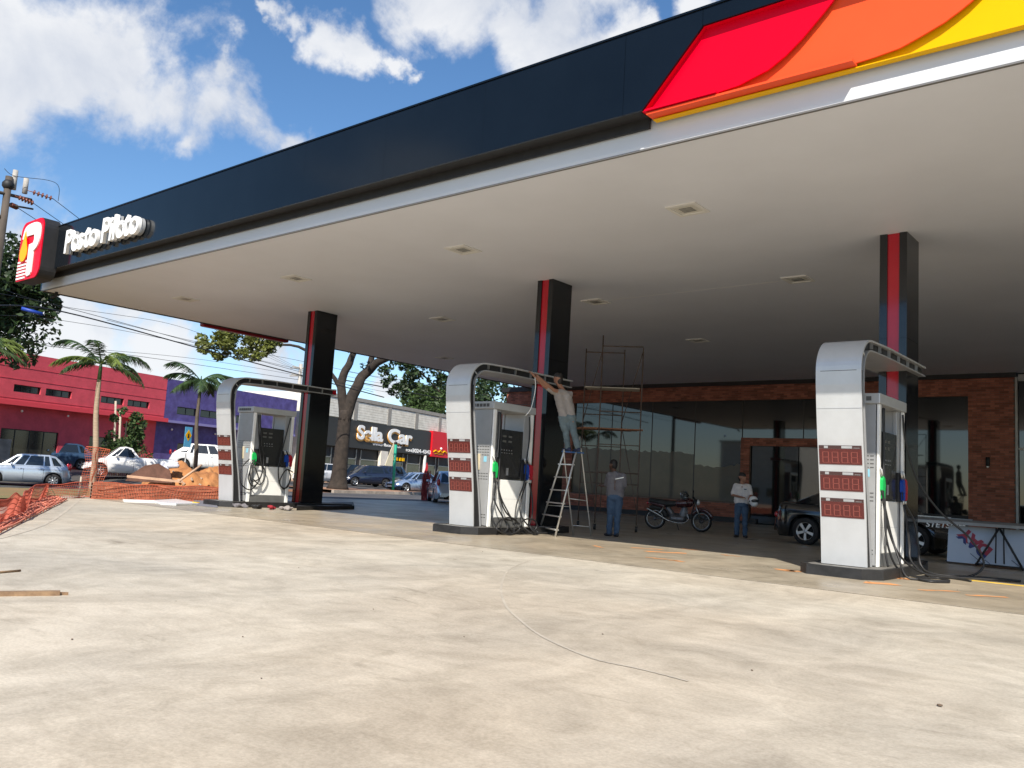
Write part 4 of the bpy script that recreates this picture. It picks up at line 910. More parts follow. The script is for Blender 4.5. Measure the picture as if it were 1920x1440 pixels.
# worker on the ladder, stretching left to the totem's arch
def person3():
    base = Vector((pc.x, pc.y, TZ+.03)); t = empty('person', 'man in taupe T-shirt and grey jeans on the ladder reaching up to the totem arch', 'person', base, 0)
    Hd = onx(1046, 712, 0) if False else atd(1046, 711, 19.1); hc = Hd-base; hL = atd(1000, 703, 18.6)-base; hR = atd(1010, 707, 18.7)-base
    shc = atd(1056, 738, 19.2)-base; hip = atd(1064, 781, 19.3)-base
    left = Vector((-.75, -.65, 0)); rt = -left
    fr = Vector((-.8, -.2, .35))
    u = (hc-shc).normalized()
    sL = shc+Vector((-.10, -.16, 0)); sR = shc+Vector((.08, .15, 0))
    wl_ = hL; wr_ = hR
    eL = sL.lerp(wl_, .5)+Vector((0, 0, -.05)); eR = sR.lerp(wr_, .5)+Vector((0, 0, -.10))
    fL = Vector((-.10, -.05, .10)); fR = Vector((.12, .03, .10)); kL = hip.lerp(fL, .5)+Vector((-.05, 0, 0)); kR = hip.lerp(fR, .5)+Vector((.03, 0, 0))
    hpL = hip+Vector((-.07, -.07, -.04)); hpR = hip+Vector((.07, .06, -.04))
    segs = head(hc, fr) + [(shc+Vector((0, 0, .05)), hc-Vector((0, 0, .07)), .06, .055), (hip, shc, .08, .08), (sL, eL, .05, .042), (eL, wl_, .04, .028), (sR, eR, .05, .042), (eR, wr_, .04, .028),
        (hpL, kL, .085, .06), (kL, fL, .055, .04), (hpR, kR, .085, .06), (kR, fR, .055, .04)]
    segs += hand(wl_, (-.7, .1, .6), (0, -.3, -1)) + hand(wr_, (-.7, .1, .6), (0, -.3, -1))
    blob('body', segs, M_skin, t)
    low = hip.lerp(shc, -.08)
    blob('t_shirt', [(low+Vector((-.05, -.06, 0)), shc+Vector((-.06, -.07, -.06)), .115, .12), (low+Vector((.05, .06, 0)), shc+Vector((.05, .07, -.06)), .115, .12), (sL, sR, .075, .075), (sL, sL.lerp(eL, .7), .072, .062), (sR, sR.lerp(eR, .7), .072, .062)], M_tee2, t, .014)
    blob('jeans', [(hip+Vector((-.06, -.06, -.03)), hip+Vector((.06, .06, -.03)), .125, .125), (hpL+Vector((0, 0, -.05)), kL, .105, .08), (kL, fL, .08, .068), (hpR+Vector((0, 0, -.05)), kR, .105, .08), (kR, fR, .08, .068)], M_jean2, t, .014)
    hairof(hc, fr, M_hair, t); shoes(t, [((-.10, -.05, .0), (-.9, .2, 0)), ((.12, .03, .0), (-.8, .4, 0))], mat('shoe_navy', (.02, .03, .07), .7))
person3()
w0 = atd(1003, 708, 18.6)
cbw = MB().tube(spline([w0, w0+Vector((.03, 0, -.2)), w0+Vector((.0, 0, -.45)), w0+Vector((-.03, -.05, -.7)), w0+Vector((-.12, -.1, -.85))], 5), .008, 6).build('cable', M_white); tag(cbw, 'white cable hanging from the arch where the worker on the ladder reaches', 'cable')

# ------------------------------------------------------------ scaffold
M_rust = mat('rusty_tube', (0.14, 0.105, 0.085), 0.7, .3, col2=(0.08, 0.05, 0.038), scale=6)
sc = empty('scaffold', 'rusty tube scaffold tower on castors with wooden planks near the shop', 'scaffold', (-12.1, 20, 0))
pA, pB = onz(1122, 993), onz(1192, 998); pB = Vector((-12.02, 19.90, 0)); pA = Vector((-12.98, 19.35, 0))
dv = Vector((-1.05, .72, 0)); pC = pA+dv; pD = pB+dv
def spc(mb, n, m=M_rust): o = mb.build(n, m); o.parent = sc; o.matrix_parent_inverse = Matrix.Translation(-sc.location); return o
tops_ = {0: 5.3, 1: 4.98, 2: 5.1, 3: 3.3}
for k, p in enumerate((pA, pB, pC, pD)):
    spc(MB().tube([p+Vector((0, 0, .18)), p+Vector((0, 0, 1.7)), p+Vector((0, 0, tops_[k] if k != 3 else 5.1))], .018, 8), 'post')
    w = spc(MB().tube([p+Vector((0, 0, .08))-Vector((.03, .02, 0)), p+Vector((0, 0, .08))+Vector((.03, .02, 0))], .08, 12, sm=False), 'castor', M_blackmat)
for (a, b) in ((pA, pB), (pC, pD)):
    for z in (.45, 1.55, 3.2, 5.0): spc(MB().tube([a+Vector((0, 0, z)), b+Vector((0, 0, z))], .018, 6), 'ledger')
    for z in (1.25, 2.3): spc(MB().tube([a.lerp(b, .0)+Vector((0, 0, z)), a.lerp(b, 1)+Vector((0, 0, z))], .014, 6), 'ledger')
    m_ = a.lerp(b, .55); spc(MB().tube([m_+Vector((0, 0, .45)), m_+Vector((0, 0, 1.55))], .014, 6), 'post'); 
for (a, b) in ((pA, pC), (pB, pD)):
    spc(MB().tube([a+Vector((0, 0, .5)), b+Vector((0, 0, 2.9))], .012, 6), 'brace'); spc(MB().tube([a+Vector((0, 0, 4.9)), b+Vector((0, 0, 3.0))], .012, 6), 'brace')
M_plank = mat('scaffold_plank', (0.30, 0.13, 0.06), .85, col2=(.16, .07, .04), scale=2, stretch=(1, 1, 6)); M_plank2 = mat('pale_board', (0.36, 0.32, 0.26), .8, var=.2)
def board(a, b, w, th, z, m, nm='plank'):
    a = Vector(a); b = Vector(b); s = Vector((-(b-a).y, (b-a).x, 0)).normalized()*w/2; vs = [Vector((p.x, p.y, z)) for p in (a-s, b-s, b+s, a+s)]+[Vector((p.x, p.y, z+th)) for p in (a-s, b-s, b+s, a+s)]
    return spc(MB().add(vs, [(0,3,2,1),(4,5,6,7),(0,1,5,4),(1,2,6,5),(2,3,7,6),(3,0,4,7)]), nm, m)
ex = (pB-pA).normalized()
for k in range(3): board(pA-ex*.35+dv*(.15+.3*k), pB+ex*.15+dv*(.15+.3*k), .24, .035, 2.72+.01*k, M_plank)
board(pA-ex*.35+dv*.2, pB+ex*.05+dv*.2, .3, .03, 3.85, M_plank2); board(pA-ex*.15+dv*.5, pB+ex*.2+dv*.5, .3, .03, 3.85, M_plank2)

# ------------------------------------------------------------ wheels, cars
M_tyre = mat('tyre', (0.013, 0.013, 0.014), .8); M_rim = mat('alloy', lin(190, 190, 192), .3, .85); M_dk = mat('underbody', (.006, .006, .006), .9)
M_cglass = mat('car_glass', (0.012, 0.015, 0.017), .04, ior=1.7); M_lamp = mat('headlamp', lin(220, 222, 225), .1, .3, coat=.8); M_tail = mat('tail_lamp', (.35, .01, .015), .15, coat=.8); M_plate = mat('number_plate', (.4, .4, .4), .5)
def wheel(par, x, y, r, side, spokes=5, w=.2, flat=False):
    M = Matrix.Translation((x, y, r)) @ Matrix.Rotation(rad(90)*-side, 4, 'X')
    wo_ = MB().lathe([(r*.66, -w*.5), (r*.93, -w*.5), (r, -w*.35), (r, w*.35), (r*.93, w*.5), (r*.66, w*.5)], 32, M).build('wheel', M_tyre, par)
    MB().lathe([(r*.60, w*.30), (r*.67, w*.49), (r*.70, w*.49), (r*.70, w*.3)], 32, M).build('rim', M_rim, wo_)
    MB().lathe([(.001, w*.12), (r*.66, w*.12)], 24, M).build('brake_disc', M_dk, wo_)
    for k in range(spokes):
        a = 2*math.pi*k/spokes+.3; Mk = M @ Matrix.Rotation(a, 4, 'Z')
        MB().prism([(r*.05, -r*.07), (r*.66, -r*.115), (r*.66, r*.115), (r*.05, r*.07)], 2, w*.30, w*.42, M=Mk).build('spoke', M_rim, wo_)
    MB().lathe([(.001, w*.46), (r*.12, w*.44), (r*.15, w*.34)], 16, M).build('hub_cap', M_rim, wo_)
    return wo_
def car(name, label, cat, loc, rz, paint, L=4.0, Wd=1.7, prof=None, gh=None, wx=(.75, 3.2), wr=.31, sill=.22, belt=.9, doors=(1.75,), hinge=None, group=None, nspk=5, lampf=True, bed=None, z_up=0):
    """x runs from front bumper (0) to rear (L), z up. prof: top line of lower body [(x,z)], gh: greenhouse (x0 base front, x1 roof front, x2 roof rear, x3 base rear, zroof)"""
    t = empty(name, label, cat, loc, rz, group)
    T = Matrix.Translation((-L/2, 0, 0))
    def topz(x):
        for i in range(len(prof)-1):
            if prof[i][0] <= x <= prof[i+1][0]: k = (x-prof[i][0])/max(1e-6, prof[i+1][0]-prof[i][0]); k = k*k*(3-2*k); return prof[i][1]+(prof[i+1][1]-prof[i][1])*k
        return prof[-1][1]
    def hw(x): e = min(x, L-x); return Wd/2*(1-.28*max(0, 1-e/.45)**2.2)
    def lowz(x):
        z = sill+(.10 if x < .15 or x > L-.15 else 0)
        for w_ in wx:
            d = abs(x-w_)
            if d < wr*1.22: z = max(z, wr+math.sqrt(max(0, (wr*1.22)**2-d*d)))
        return z
    n = 90; xs = [L*i/n for i in range(n+1)]; rings = []
    for x in xs:
        zt_ = topz(x); zl = min(lowz(x), zt_-.12); w_ = hw(x); zm = max(zl+.02, min(zt_*.62, zt_-.08))
        rings.append([(0, zt_+.0), (w_*.45, zt_-.004), (w_*.80, zt_-.02), (w_*.93, zt_-.055), (w_*.975, zt_-.12 if zt_-.12 > zl else zl+.05), (w_, max(zl+.015, zt_-.28)), (w_, max(zl+.01, min(zm, .5))), (w_*.975, zl), (w_*.90, zl), (w_*.55, max(zl, sill)+.0)])
    mb = MB()
    for s in (1, -1):
        vs = []
        for x, rg in zip(xs, rings): vs += [T @ Vector((x, s*p[0], p[1])) for p in rg]
        k = len(rings[0]); fs = []
        for i in range(n):
            for j in range(k-1):
                a, b, c, d = i*k+j, i*k+j+1, (i+1)*k+j+1, (i+1)*k+j
                fs.append((a, b, c, d) if s < 0 else (a, d, c, b))
        mb.add(vs, fs, 0, True)
        mb.add([vs[j] for j in range(k)], [tuple(range(k)) if s > 0 else tuple(range(k))[::-1]], 0); mb.add([vs[n*k+j] for j in range(k)], [tuple(range(k))[::-1] if s > 0 else tuple(range(k))], 0)
    body = mb.build('body', paint, t)
    MB().box((.2, -Wd/2*.86, sill-.02), (L-.2, Wd/2*.86, min(topz(.6), topz(L-.3))-.18), M=T).build('underbody', M_dk, t)
    x0, x1, x2, x3, zr = gh; zb0, zb3 = topz(x0)-.01, topz(x3)-.01; wb = Wd/2*.90; wt_ = Wd/2*.70
    zbm = belt
    # greenhouse: painted shell and dark panes slightly proud of it
    g = MB(); cr = .03
    xm = (x1+x2)/2
    base = [(x0, wb*.86, zb0), ((x0+x1)/2+.15, wb, zbm), (x2-.1 if x2 < x3 else x3, wb, zbm), (x3, wb*.90, zb3)]
    roof = [(x1, wt_*.92, zr-.05), (x1+.25, wt_, zr-.005), (x2-.25, wt_, zr-.005), (x2, wt_*.92, zr-.06)]
    for s in (1, -1):
        B_ = [T @ Vector((p[0], s*p[1], p[2])) for p in base]; R__ = [T @ Vector((p[0], s*p[1], p[2])) for p in roof]; C_ = [T @ Vector((p[0], 0, p[2]+cr)) for p in roof]
        for i in range(3):
            g.add([B_[i], B_[i+1], R__[i+1], R__[i]], [(0, 1, 2, 3) if s < 0 else (3, 2, 1, 0)], 0); g.add([R__[i], R__[i+1], C_[i+1], C_[i]], [(0, 1, 2, 3) if s < 0 else (3, 2, 1, 0)], 0, True)
        for i in (0, 3):
            m0 = T @ Vector((base[i][0]+(-.08 if i == 0 else .05), 0, base[i][2]))
            g.add([B_[i], R__[i], C_[i], m0], [(0, 1, 2, 3)], 0)
    g.build('roof', paint, t)
    def lerp(a, b, k): return a+(b-a)*k
    def patch(q, u0, u1, v0, v1, off, nm):
        def P(u, v): return lerp(lerp(q[0], q[1], u), lerp(q[3], q[2], u), v)
        nn = (q[1]-q[0]).cross(q[3]-q[0]).normalized()
        if nn.dot(off) < 0: nn = -nn
        vs = [P(u0, v0), P(u1, v0), P(u1, v1), P(u0, v1)]; m_ = MB(); m_.add([v+nn*.006 for v in vs]+[v-nn*.004 for v in vs], [(0, 1, 2, 3), (7, 6, 5, 4), (0, 4, 5, 1), (1, 5, 6, 2), (2, 6, 7, 3), (3, 7, 4, 0)]); return m_.build(nm, M_cglass, t)
    for s in (1, -1):
        B_ = [T @ Vector((p[0], s*p[1], p[2])) for p in base]; R__ = [T @ Vector((p[0], s*p[1], p[2])) for p in roof]
        off = Vector((0, s, 0))
        k = max(1, len(doors)+1); e = [.03]+[ (d-base[1][0])/(base[2][0]-base[1][0]) for d in doors]+[.97]
        q = [B_[1], B_[2], R__[2], R__[1]]
        for i in range(k): patch(q, e[i]+.02, e[i+1]-.02, .06, .88, off, 'side_window')
        patch([B_[0], B_[1], R__[1], R__[0]], .35, .93, .08, .80, off, 'side_window'); patch([B_[2], B_[3], R__[3], R__[2]], .10, .62, .10, .80, off, 'side_window')
        for dx in doors: MB().box((dx-.006, s*(Wd/2)-.004*s, sill+.12), (dx+.006, s*(Wd/2)+.002*s, belt-.12), M=T).build('door_gap', M_dk, t)
        for dx in doors: MB().tube([T @ Vector((dx-.22, s*(Wd/2+.015), belt-.13)), T @ Vector((dx-.06, s*(Wd/2+.015), belt-.13))], .012, 6).build('door_handle', paint, t)
        MB().ball(T @ Vector((x0+.45, s*(Wd/2+.08), belt+.06)), .10, 10, sc=(.6, 1, .7)).build('mirror', paint, t)
        for w_ in wx: wheel(t, w_-L/2, s*(Wd/2-.12), wr, s, nspk)
    for (i, xx) in ((0, -1), (3, 1)):
        a = [T @ Vector((base[i][0]+(-.03 if i == 0 else .02), -base[i][1]*.94, base[i][2]+.02)), T @ Vector((base[i][0]+(-.03 if i == 0 else .02), base[i][1]*.94, base[i][2]+.02)), T @ Vector((roof[i][0], roof[i][1]*.93, roof[i][2])), T @ Vector((roof[i][0], -roof[i][1]*.93, roof[i][2]))]
        nn = Vector((xx, 0, .6)); patch(a, .04, .96, .08, .90, nn, 'windscreen' if i == 0 else 'rear_window')
    for s in (1, -1):
        MB().ball(T @ Vector((.16, s*Wd*.345, topz(.15)-.13)), .13, 12, sc=(1.0, 1.15, .55)).build('headlight', M_lamp, t)
        MB().ball(T @ Vector((L-.12, s*Wd*.40, topz(L-.1)-.14), ) if not hinge else T @ Vector((L-.12, s*Wd*.42, belt+.02)), .11, 12, sc=(.7, .8, 1.5 if hinge else .8)).build('taillight', M_tail, t)
    MB().box((-.012, -Wd*.22, .42), (.03, Wd*.22, .56), M=T).build('grille', M_dk, t); MB().box((L-.03, -.2, .5), (L+.012, .2, .63), M=T).build('number_plate', M_plate, t); MB().box((-.02, -.2, .34), (.01, .2, .45), M=T).build('number_plate', M_plate, t)
    return t
P_sil = mat('car_paint_silver', lin(190, 200, 212), .25, .55, coat=1); P_wh = mat('car_paint_white', (.72, .72, .72), .3, coat=1); P_bk = mat('car_paint_black', (.006, .009, .012), .12, coat=1, ior=1.5)
P_nv = mat('car_paint_navy', (.015, .02, .04), .15, coat=1); P_bl = mat('car_paint_blue', (.03, .06, .11), .2, coat=1); P_sb = mat('car_paint_paleblue', lin(150, 170, 195), .25, .5, coat=1)
hatch = [(0, .50), (.12, .66), (.95, .94), (1.2, .97), (3.2, .99), (3.75, .98), (3.92, .72), (4.0, .5)]
sedan = [(0, .50), (.10, .66), (1.0, .86), (1.3, .92), (3.3, .96), (4.1, .98), (4.22, .80), (4.3, .5)]
def place(u, v, d, z=None):
    p = atd(u, v, d); return Vector((p.x, p.y, gz(p.x, p.y) if z is None else z))
def yaw_img(p, ang): # heading so that the car's nose points at angle ang (deg) from image-left direction, seen from the camera
    r = Vector((p.x, p.y)); return math.atan2(r.y, r.x)-rad(90)+rad(ang)
# body x- is nose. rz=0 puts the nose towards -X
p = place(46, 903, 45.5); car('hatchback', 'silver hatchback parked in front of the red building at the left edge', 'car', p, yaw_img(p, 2), P_sil, 3.75, 1.66, [(x*.9375, z) for x, z in hatch], (.80, 1.45, 3.0, 3.55, 1.46), (.62, 2.98), .30, .2, .93, (1.75,2.55), hinge=True, nspk=8)
p = place(104, 885, 56); car('hatchback', 'dark blue hatchback standing half hidden behind the silver hatchback', 'car', p+Vector((0, 0, .0)), yaw_img(p, 10), P_bl, 3.9, 1.68, [(x*.975, z) for x, z in hatch], (.85, 1.5, 3.1, 3.7, 1.50), (.65, 3.1), .30, .2, .95, (1.85,), hinge=True)
pk = [(0, .48), (.12, .66), (.9, .93), (1.15, .98), (2.4, 1.0), (2.5, 1.02), (4.25, 1.02), (4.35, .6)]
p = place(243, 898, 46.5); car('pickup_truck', 'white pickup truck behind the orange dirt mound and palm tree', 'car', p, yaw_img(p, 6), P_wh, 4.35, 1.68, pk, (.95, 1.55, 2.1, 2.45, 1.50), (.72, 3.4), .30, .22, .97, (2.2,), nspk=6)
p = place(390, 884, 54); car('suv', 'white estate car showing above the dirt mound behind the leftmost totem', 'car', p+Vector((0, 0, .42)), yaw_img(p, 172), P_wh, 4.4, 1.75, [(x*1.1, z*1.08) for x, z in hatch], (.95, 1.6, 3.4, 4.1, 1.62), (.8, 3.5), .33, .25, 1.03, (2.1,3.0), hinge=True)
p = place(686, 912, 62); car('hatchback', 'dark navy hatchback parked below the black dealership sign', 'car', p, yaw_img(p, 28), P_nv, 3.9, 1.7, [(x*.975, z) for x, z in hatch], (.85, 1.5, 3.1, 3.7, 1.48), (.65, 3.1), .30, .2, .95, (1.85,), hinge=True)
p = place(652, 902, 68); car('hatchback', 'black hatchback with raised bonnet side behind the navy hatchback near the tree trunk', 'car', p, yaw_img(p, 50), P_bk, 3.9, 1.7, [(x*.975, z) for x, z in hatch], (.85, 1.5, 3.1, 3.7, 1.48), (.65, 3.1), .30, .2, .95, (1.85,), hinge=True)
p = place(648, 910, 62); car('hatchback', 'white car mostly hidden behind the big tree trunk', 'car', p+Vector((-1.2, -1.5, 0)), yaw_img(p, 50), P_wh, 3.9, 1.7, [(x*.975, z) for x, z in hatch], (.85, 1.5, 3.1, 3.7, 1.45), (.65, 3.1), .30, .2, .95, (1.85,), hinge=True)
p = place(726, 902, 69); car('suv', 'dark estate car between the navy hatchback and the pale blue sedan', 'car', p, yaw_img(p, 55), P_nv, 4.2, 1.75, [(x*1.05, z*1.05) for x, z in hatch], (.9, 1.5, 3.3, 3.9, 1.62), (.75, 3.3), .32, .25, 1.0, (2.0,), hinge=True)
p = place(781, 915, 60); car('sedan', 'pale blue sedan facing left in front of the dealership', 'car', p, yaw_img(p, 32), P_sb, 4.3, 1.75, sedan, (1.0, 1.75, 2.9, 3.6, 1.42), (.8, 3.4), .31, .2, .92, (2.2,))
p = place(838, 938, 42); car('hatchback', 'silver hatchback seen from behind, left of the middle price totem', 'car', p, yaw_img(p, -82), P_sil, 3.8, 1.66, [(x*.95, z) for x, z in hatch], (.80, 1.45, 3.0, 3.6, 1.50), (.62, 3.0), .30, .2, .95, (1.8,), hinge=True)
# black sedan under the canopy, behind the nearest pump
bk = car('sedan', 'black sedan with five spoke wheels parked in the shade behind the nearest pump', 'car', (-6.78, 22.25, 0), math.pi+rad(-3), P_bk, 4.35, 1.75, [(0, .50), (.10, .68), (1.0, .93), (1.3, .99), (3.3, 1.04), (4.1, 1.07), (4.25, .85), (4.35, .5)], (1.05, 1.9, 3.0, 3.75, 1.46), (.82, 3.42), .34, .2, .98, (2.3,), nspk=5)
_q = bk.matrix_basis.inverted() @ ony(1737, 987, 21.36)
text('fender_lettering', 'STETSOM', M_white, bk, Matrix.Translation((_q.x, .880, _q.z)) @ Matrix.Rotation(rad(180), 4, 'Z') @ UPM, size=.17, ext=.003, off=.003, shear=.2, sx=1.15)

# ------------------------------------------------------------ motorcycle
def moto():
    a, b = Vector((-13.05, 22.75, 0)), Vector((-11.9, 23.3, 0)); d = (b-a).normalized()
    t = empty('motorcycle', 'dark maroon motorcycle with chrome exhaust on its side stand by the shop', 'motorcycle', (a+b)/2, math.atan2(d.y, d.x)); t.scale = (1, 1, 1); bpy.context.view_layer.update()
    hb = .68; Mm = mat('moto_maroon', (.045, .006, .010), .2, coat=1); chrome = mat('chrome', (.30, .30, .30), .22, 1.0); eng = mat('engine_grey', (.14, .14, .15), .4, .7)
    for s, x in ((0, -hb), (1, hb)):
        Mw = Matrix.Translation((x, 0, .31)) @ (Matrix.Rotation(rad(-14), 4, 'Z') if s else Matrix.Identity(4)) @ Matrix.Rotation(rad(90), 4, 'X')
        w = MB().lathe([(.255, -.045), (.295, -.05), (.315, 0), (.295, .05), (.255, .045), (.255, -.045)], 36, Mw).build('tyre', M_tyre, t)
        MB().lathe([(.225, -.03), (.255, -.035), (.255, .035), (.225, .03), (.225, -.03)], 36, Mw).build('rim', chrome, w)
        for k in range(12): MB().tube([Mw @ Vector((0, 0, .02*(-1)**k)), Mw @ Vector((.24*math.cos(k*math.pi/6), .24*math.sin(k*math.pi/6), 0))], .004, 5).build('spoke', chrome, w)
        MB().lathe([(.001, -.05), (.06, -.05), (.06, .05), (.001, .05)], 16, Mw).build('hub', eng, w)
        MB().tube([Mw @ Vector((.335*math.cos(q), .335*math.sin(q), 0)) for q in [rad(v) for v in range(20 if s else 10, 160 if s else 130, 10)]], [.06]*14 if s else [.075]*12, 8).build('mudguard', Mm if s else M_blackmat, t) if True else None
    MB().tube([(hb, .06, .31), (hb-.22, .07, .86)], .022, 8).build('fork', chrome, t); MB().tube([(hb, -.06, .31), (hb-.22, -.07, .86)], .022, 8).build('fork', chrome, t)
    MB().tube(spline([(hb-.20, 0, .84), (.1, 0, .80), (-.35, 0, .68), (-.8, 0, .72)], 4), .025, 8).build('frame', M_blackmat, t); MB().tube(spline([(hb-.22, 0, .78), (.30, 0, .35), (-.05, 0, .28), (-.2, 0, .6)], 4), .022, 8).build('frame', M_blackmat, t)
    MB().tube([(-hb, .08, .31), (-.1, .06, .36)], .02, 8).build('swingarm', eng, t); MB().tube([(-hb, -.08, .31), (-.1, -.06, .36)], .02, 8).build('swingarm', eng, t)
    MB().tube([(-hb+.05, -.10, .36), (-.42, -.10, .68)], .025, 8).build('shock', chrome, t)
    blob('fuel_tank', [((.30, 0, .84), (.0, 0, .79), .145, .125), ((.2, .06, .82), (.05, .06, .80), .12, .11), ((.2, -.06, .82), (.05, -.06, .80), .12, .11)], Mm, t, .014)
    blob('seat', [((-.08, 0, .79), (-.5, 0, .77), .09, .11), ((-.5, 0, .79), (-.82, 0, .84), .11, .08)], M_blackmat, t, .014)
    blob('tail_cover', [((-.45, .05, .70), (-.88, .02, .78), .07, .035), ((-.45, -.05, .70), (-.88, -.02, .78), .07, .035)], Mm, t, .014)
    blob('engine', [((.10, 0, .34), (-.14, 0, .34), .14, .13), ((.12, 0, .42), (.18, 0, .64), .11, .10), ((-.2, 0, .5), (-.3, 0, .62), .09, .09)], eng, t, .014, 1)
    for k in range(4): MB().box((.08, -.10, .44+k*.045), (.29, .10, .455+k*.045)).build('cooling_fin', eng, t)
    MB().lathe([(.001, -.13), (.085, -.13), (.09, -.10), (.09, .13)], 18, Matrix.Translation((.0, 0, .34)) @ Matrix.Rotation(rad(90), 4, 'X')).build('clutch_cover', chrome, t)
    MB().tube(spline([(.25, -.06, .52), (.30, -.10, .35), (.12, -.14, .23), (-.25, -.15, .27), (-.55, -.16, .42), (-.92, -.16, .60)], 6), [.02]*18+[.03]*7+[.035]*6, 10).build('exhaust', chrome, t)
    MB().tube(spline([(.42, -.33, .98), (.40, -.15, 1.02), (.44, 0, .96), (.40, .15, 1.02), (.42, .33, .98)], 5), .013, 8).build('handlebar', M_blackmat, t)
    MB().ball((.56, 0, .86), .085, 14, sc=(.8, 1, 1)).build('headlight', M_lamp, t); MB().ball((.50, 0, .87), .09, 14).build('headlight_shell', M_blackmat, t); MB().tube([(.44, -.06, .97), (.47, -.06, .99)], .045, 12).build('gauge', M_blackmat, t)
    for s in (-1, 1): MB().tube([(.42, .25*s, 1.0), (.42, .30*s, 1.15)], .006, 6).build('mirror_stem', M_blackmat, t); MB().ball((.42, .31*s, 1.18), .05, 10, sc=(.3, 1, .8)).build('mirror', M_blackmat, t)
    MB().tube([(-.05, .12, .25), (.02, .24, .0)], .012, 6).build('side_stand', M_blackmat, t)
    MB().ball((-.92, 0, .76), .04, 8).build('taillight', M_tail, t)
    helmet(t.matrix_basis @ Vector((.16, 0, 1.04)), mat('helmet_grey', (.05, .055, .055), .2, coat=.8), 'dark grey helmet resting on the fuel tank of the motorcycle', rad(70))
moto()

# ------------------------------------------------------------ work bench with the composite sheet
M_sheet = mat('sheet_protective_film', lin(172, 180, 192), .45, var=.05, scale=2)  # pale blue-grey base colour of the sheet's film
bn = empty('work_bench', 'long board laid over black metal trestles at the right edge', 'table', (-3.4, 19.6, 0), rad(-4))
MB().box((-1.9, -.45, .86), (4.2, .45, .90)).build('bench_top', mat('bench_board', (.12, .11, .10), .6, var=.3, scale=3), bn)
MB().box((-1.9, -.46, .80), (4.2, -.40, .858)).build('bench_rail', M_steel, bn)
for x0_ in (.05, 3.2):
    tr = MB()
    for s in (-1, 1):
        for e_ in (-.38, .38): tr.tube([(x0_+.0, e_*.9, .79), (x0_+s*.42, e_, .02)], .022, 6)
        tr.tube([(x0_+s*.42, -.38, .04), (x0_+s*.42, .38, .04)], .015, 6)
    tr.tube([(x0_-.42, -.38, .06), (x0_+.42, -.38, .06)], .015, 6); tr.tube([(x0_-.05, -.36, .79), (x0_-.06, -.38, .1)], .014, 6); tr.tube([(x0_+.08, -.36, .79), (x0_+.09, -.38, .1)], .014, 6); tr.tube([(x0_, -.36, .79), (x0_, .36, .79)], .025, 6)
    tr.build('trestle', M_blackmat, bn)
sh_ = MB().box((-1.05, -.022, .0), (2.6, .0, .74)).build('composite_sheet', M_sheet); sh_.location = (-3.30, 19.35, .04); sh_.rotation_euler = (rad(-9), 0, rad(-4))
tag(sh_, 'grey film covered composite sheet leaning under the work bench, printed DAY', 'panel')
_q = ony(1860, 1032, 19.3); c_ = (_q.x+3.30, -.028, _q.z-.04)
for (dx, mm, cut) in ((0, mat('print_red', (.33, .03, .05), .5), 1), ):
    o = text('print', 'DAY', mm, sh_, Matrix.Translation(c_) @ Matrix.Rotation(rad(218), 4, 'Y') @ UPM, size=.30, ext=.001, off=.016, sx=1.15, space=.9)
    o.data.transform(Matrix.Translation((.0, 0, .0)))
o2 = text('print', 'DAY', mat('print_blue', (.02, .03, .14), .5), sh_, Matrix.Translation((c_[0]-.02, c_[1]-.0015, c_[2]-.04)) @ Matrix.Rotation(rad(218), 4, 'Y') @ UPM, size=.30, ext=.001, off=.01, sx=1.15, space=.9)
bm_ = bmesh.new(); bm_.from_mesh(o2.data); nv = Vector((math.sin(rad(141+180))*0, 0, 0)); up_ = (Matrix.Rotation(rad(218), 4, 'Y') @ Vector((0, 0, 1)))
bmesh.ops.bisect_plane(bm_, geom=bm_.verts[:]+bm_.edges[:]+bm_.faces[:], plane_co=Vector((c_[0]-.02, c_[1], c_[2]-.04))+up_*.12, plane_no=up_, clear_inner=True); bm_.to_mesh(o2.data); bm_.free()
for (x, z, w) in ((-.62, .2, .32), (.12, .14, .3), (-.85, .55, .3), (-.35, .10, .12)):
    M = Matrix.Translation((x, -.0235, z)) @ Matrix.Rotation(rad(38), 4, 'Y'); MB().box((0, -.001, -.008), (w, .001, .008), M=M).build('print_line', mat('print_grey', (.10, .11, .16), .6), sh_)
cr_ = blob('cloth', [((0, 0, 0), (.2, .05, 0), .04, .05), ((.2, .05, .0), (.3, 0, 0), .04, .03)], M_white, None, .012, 2); cr_.location = (-2.15, 19.3, .93); tag(cr_, 'crumpled white cloth lying on the work bench board', 'cloth')
for k, (x0_, x1_, z, m_) in enumerate(((-5.0, -4.3, .93, M_alu), (-4.9, -3.9, .915, M_steel))):
    o = MB().box((0, 0, 0), (x1_-x0_, .06, .018)).build('metal_strip', m_); o.location = (x0_, 19.45+.1*k, z-.012); o.rotation_euler = (0, 0, rad(6-9*k)); tag(o, ['bright metal strip on the left end of the work bench', 'dull grey metal strip beside the bright one on the work bench'][k], 'strip')
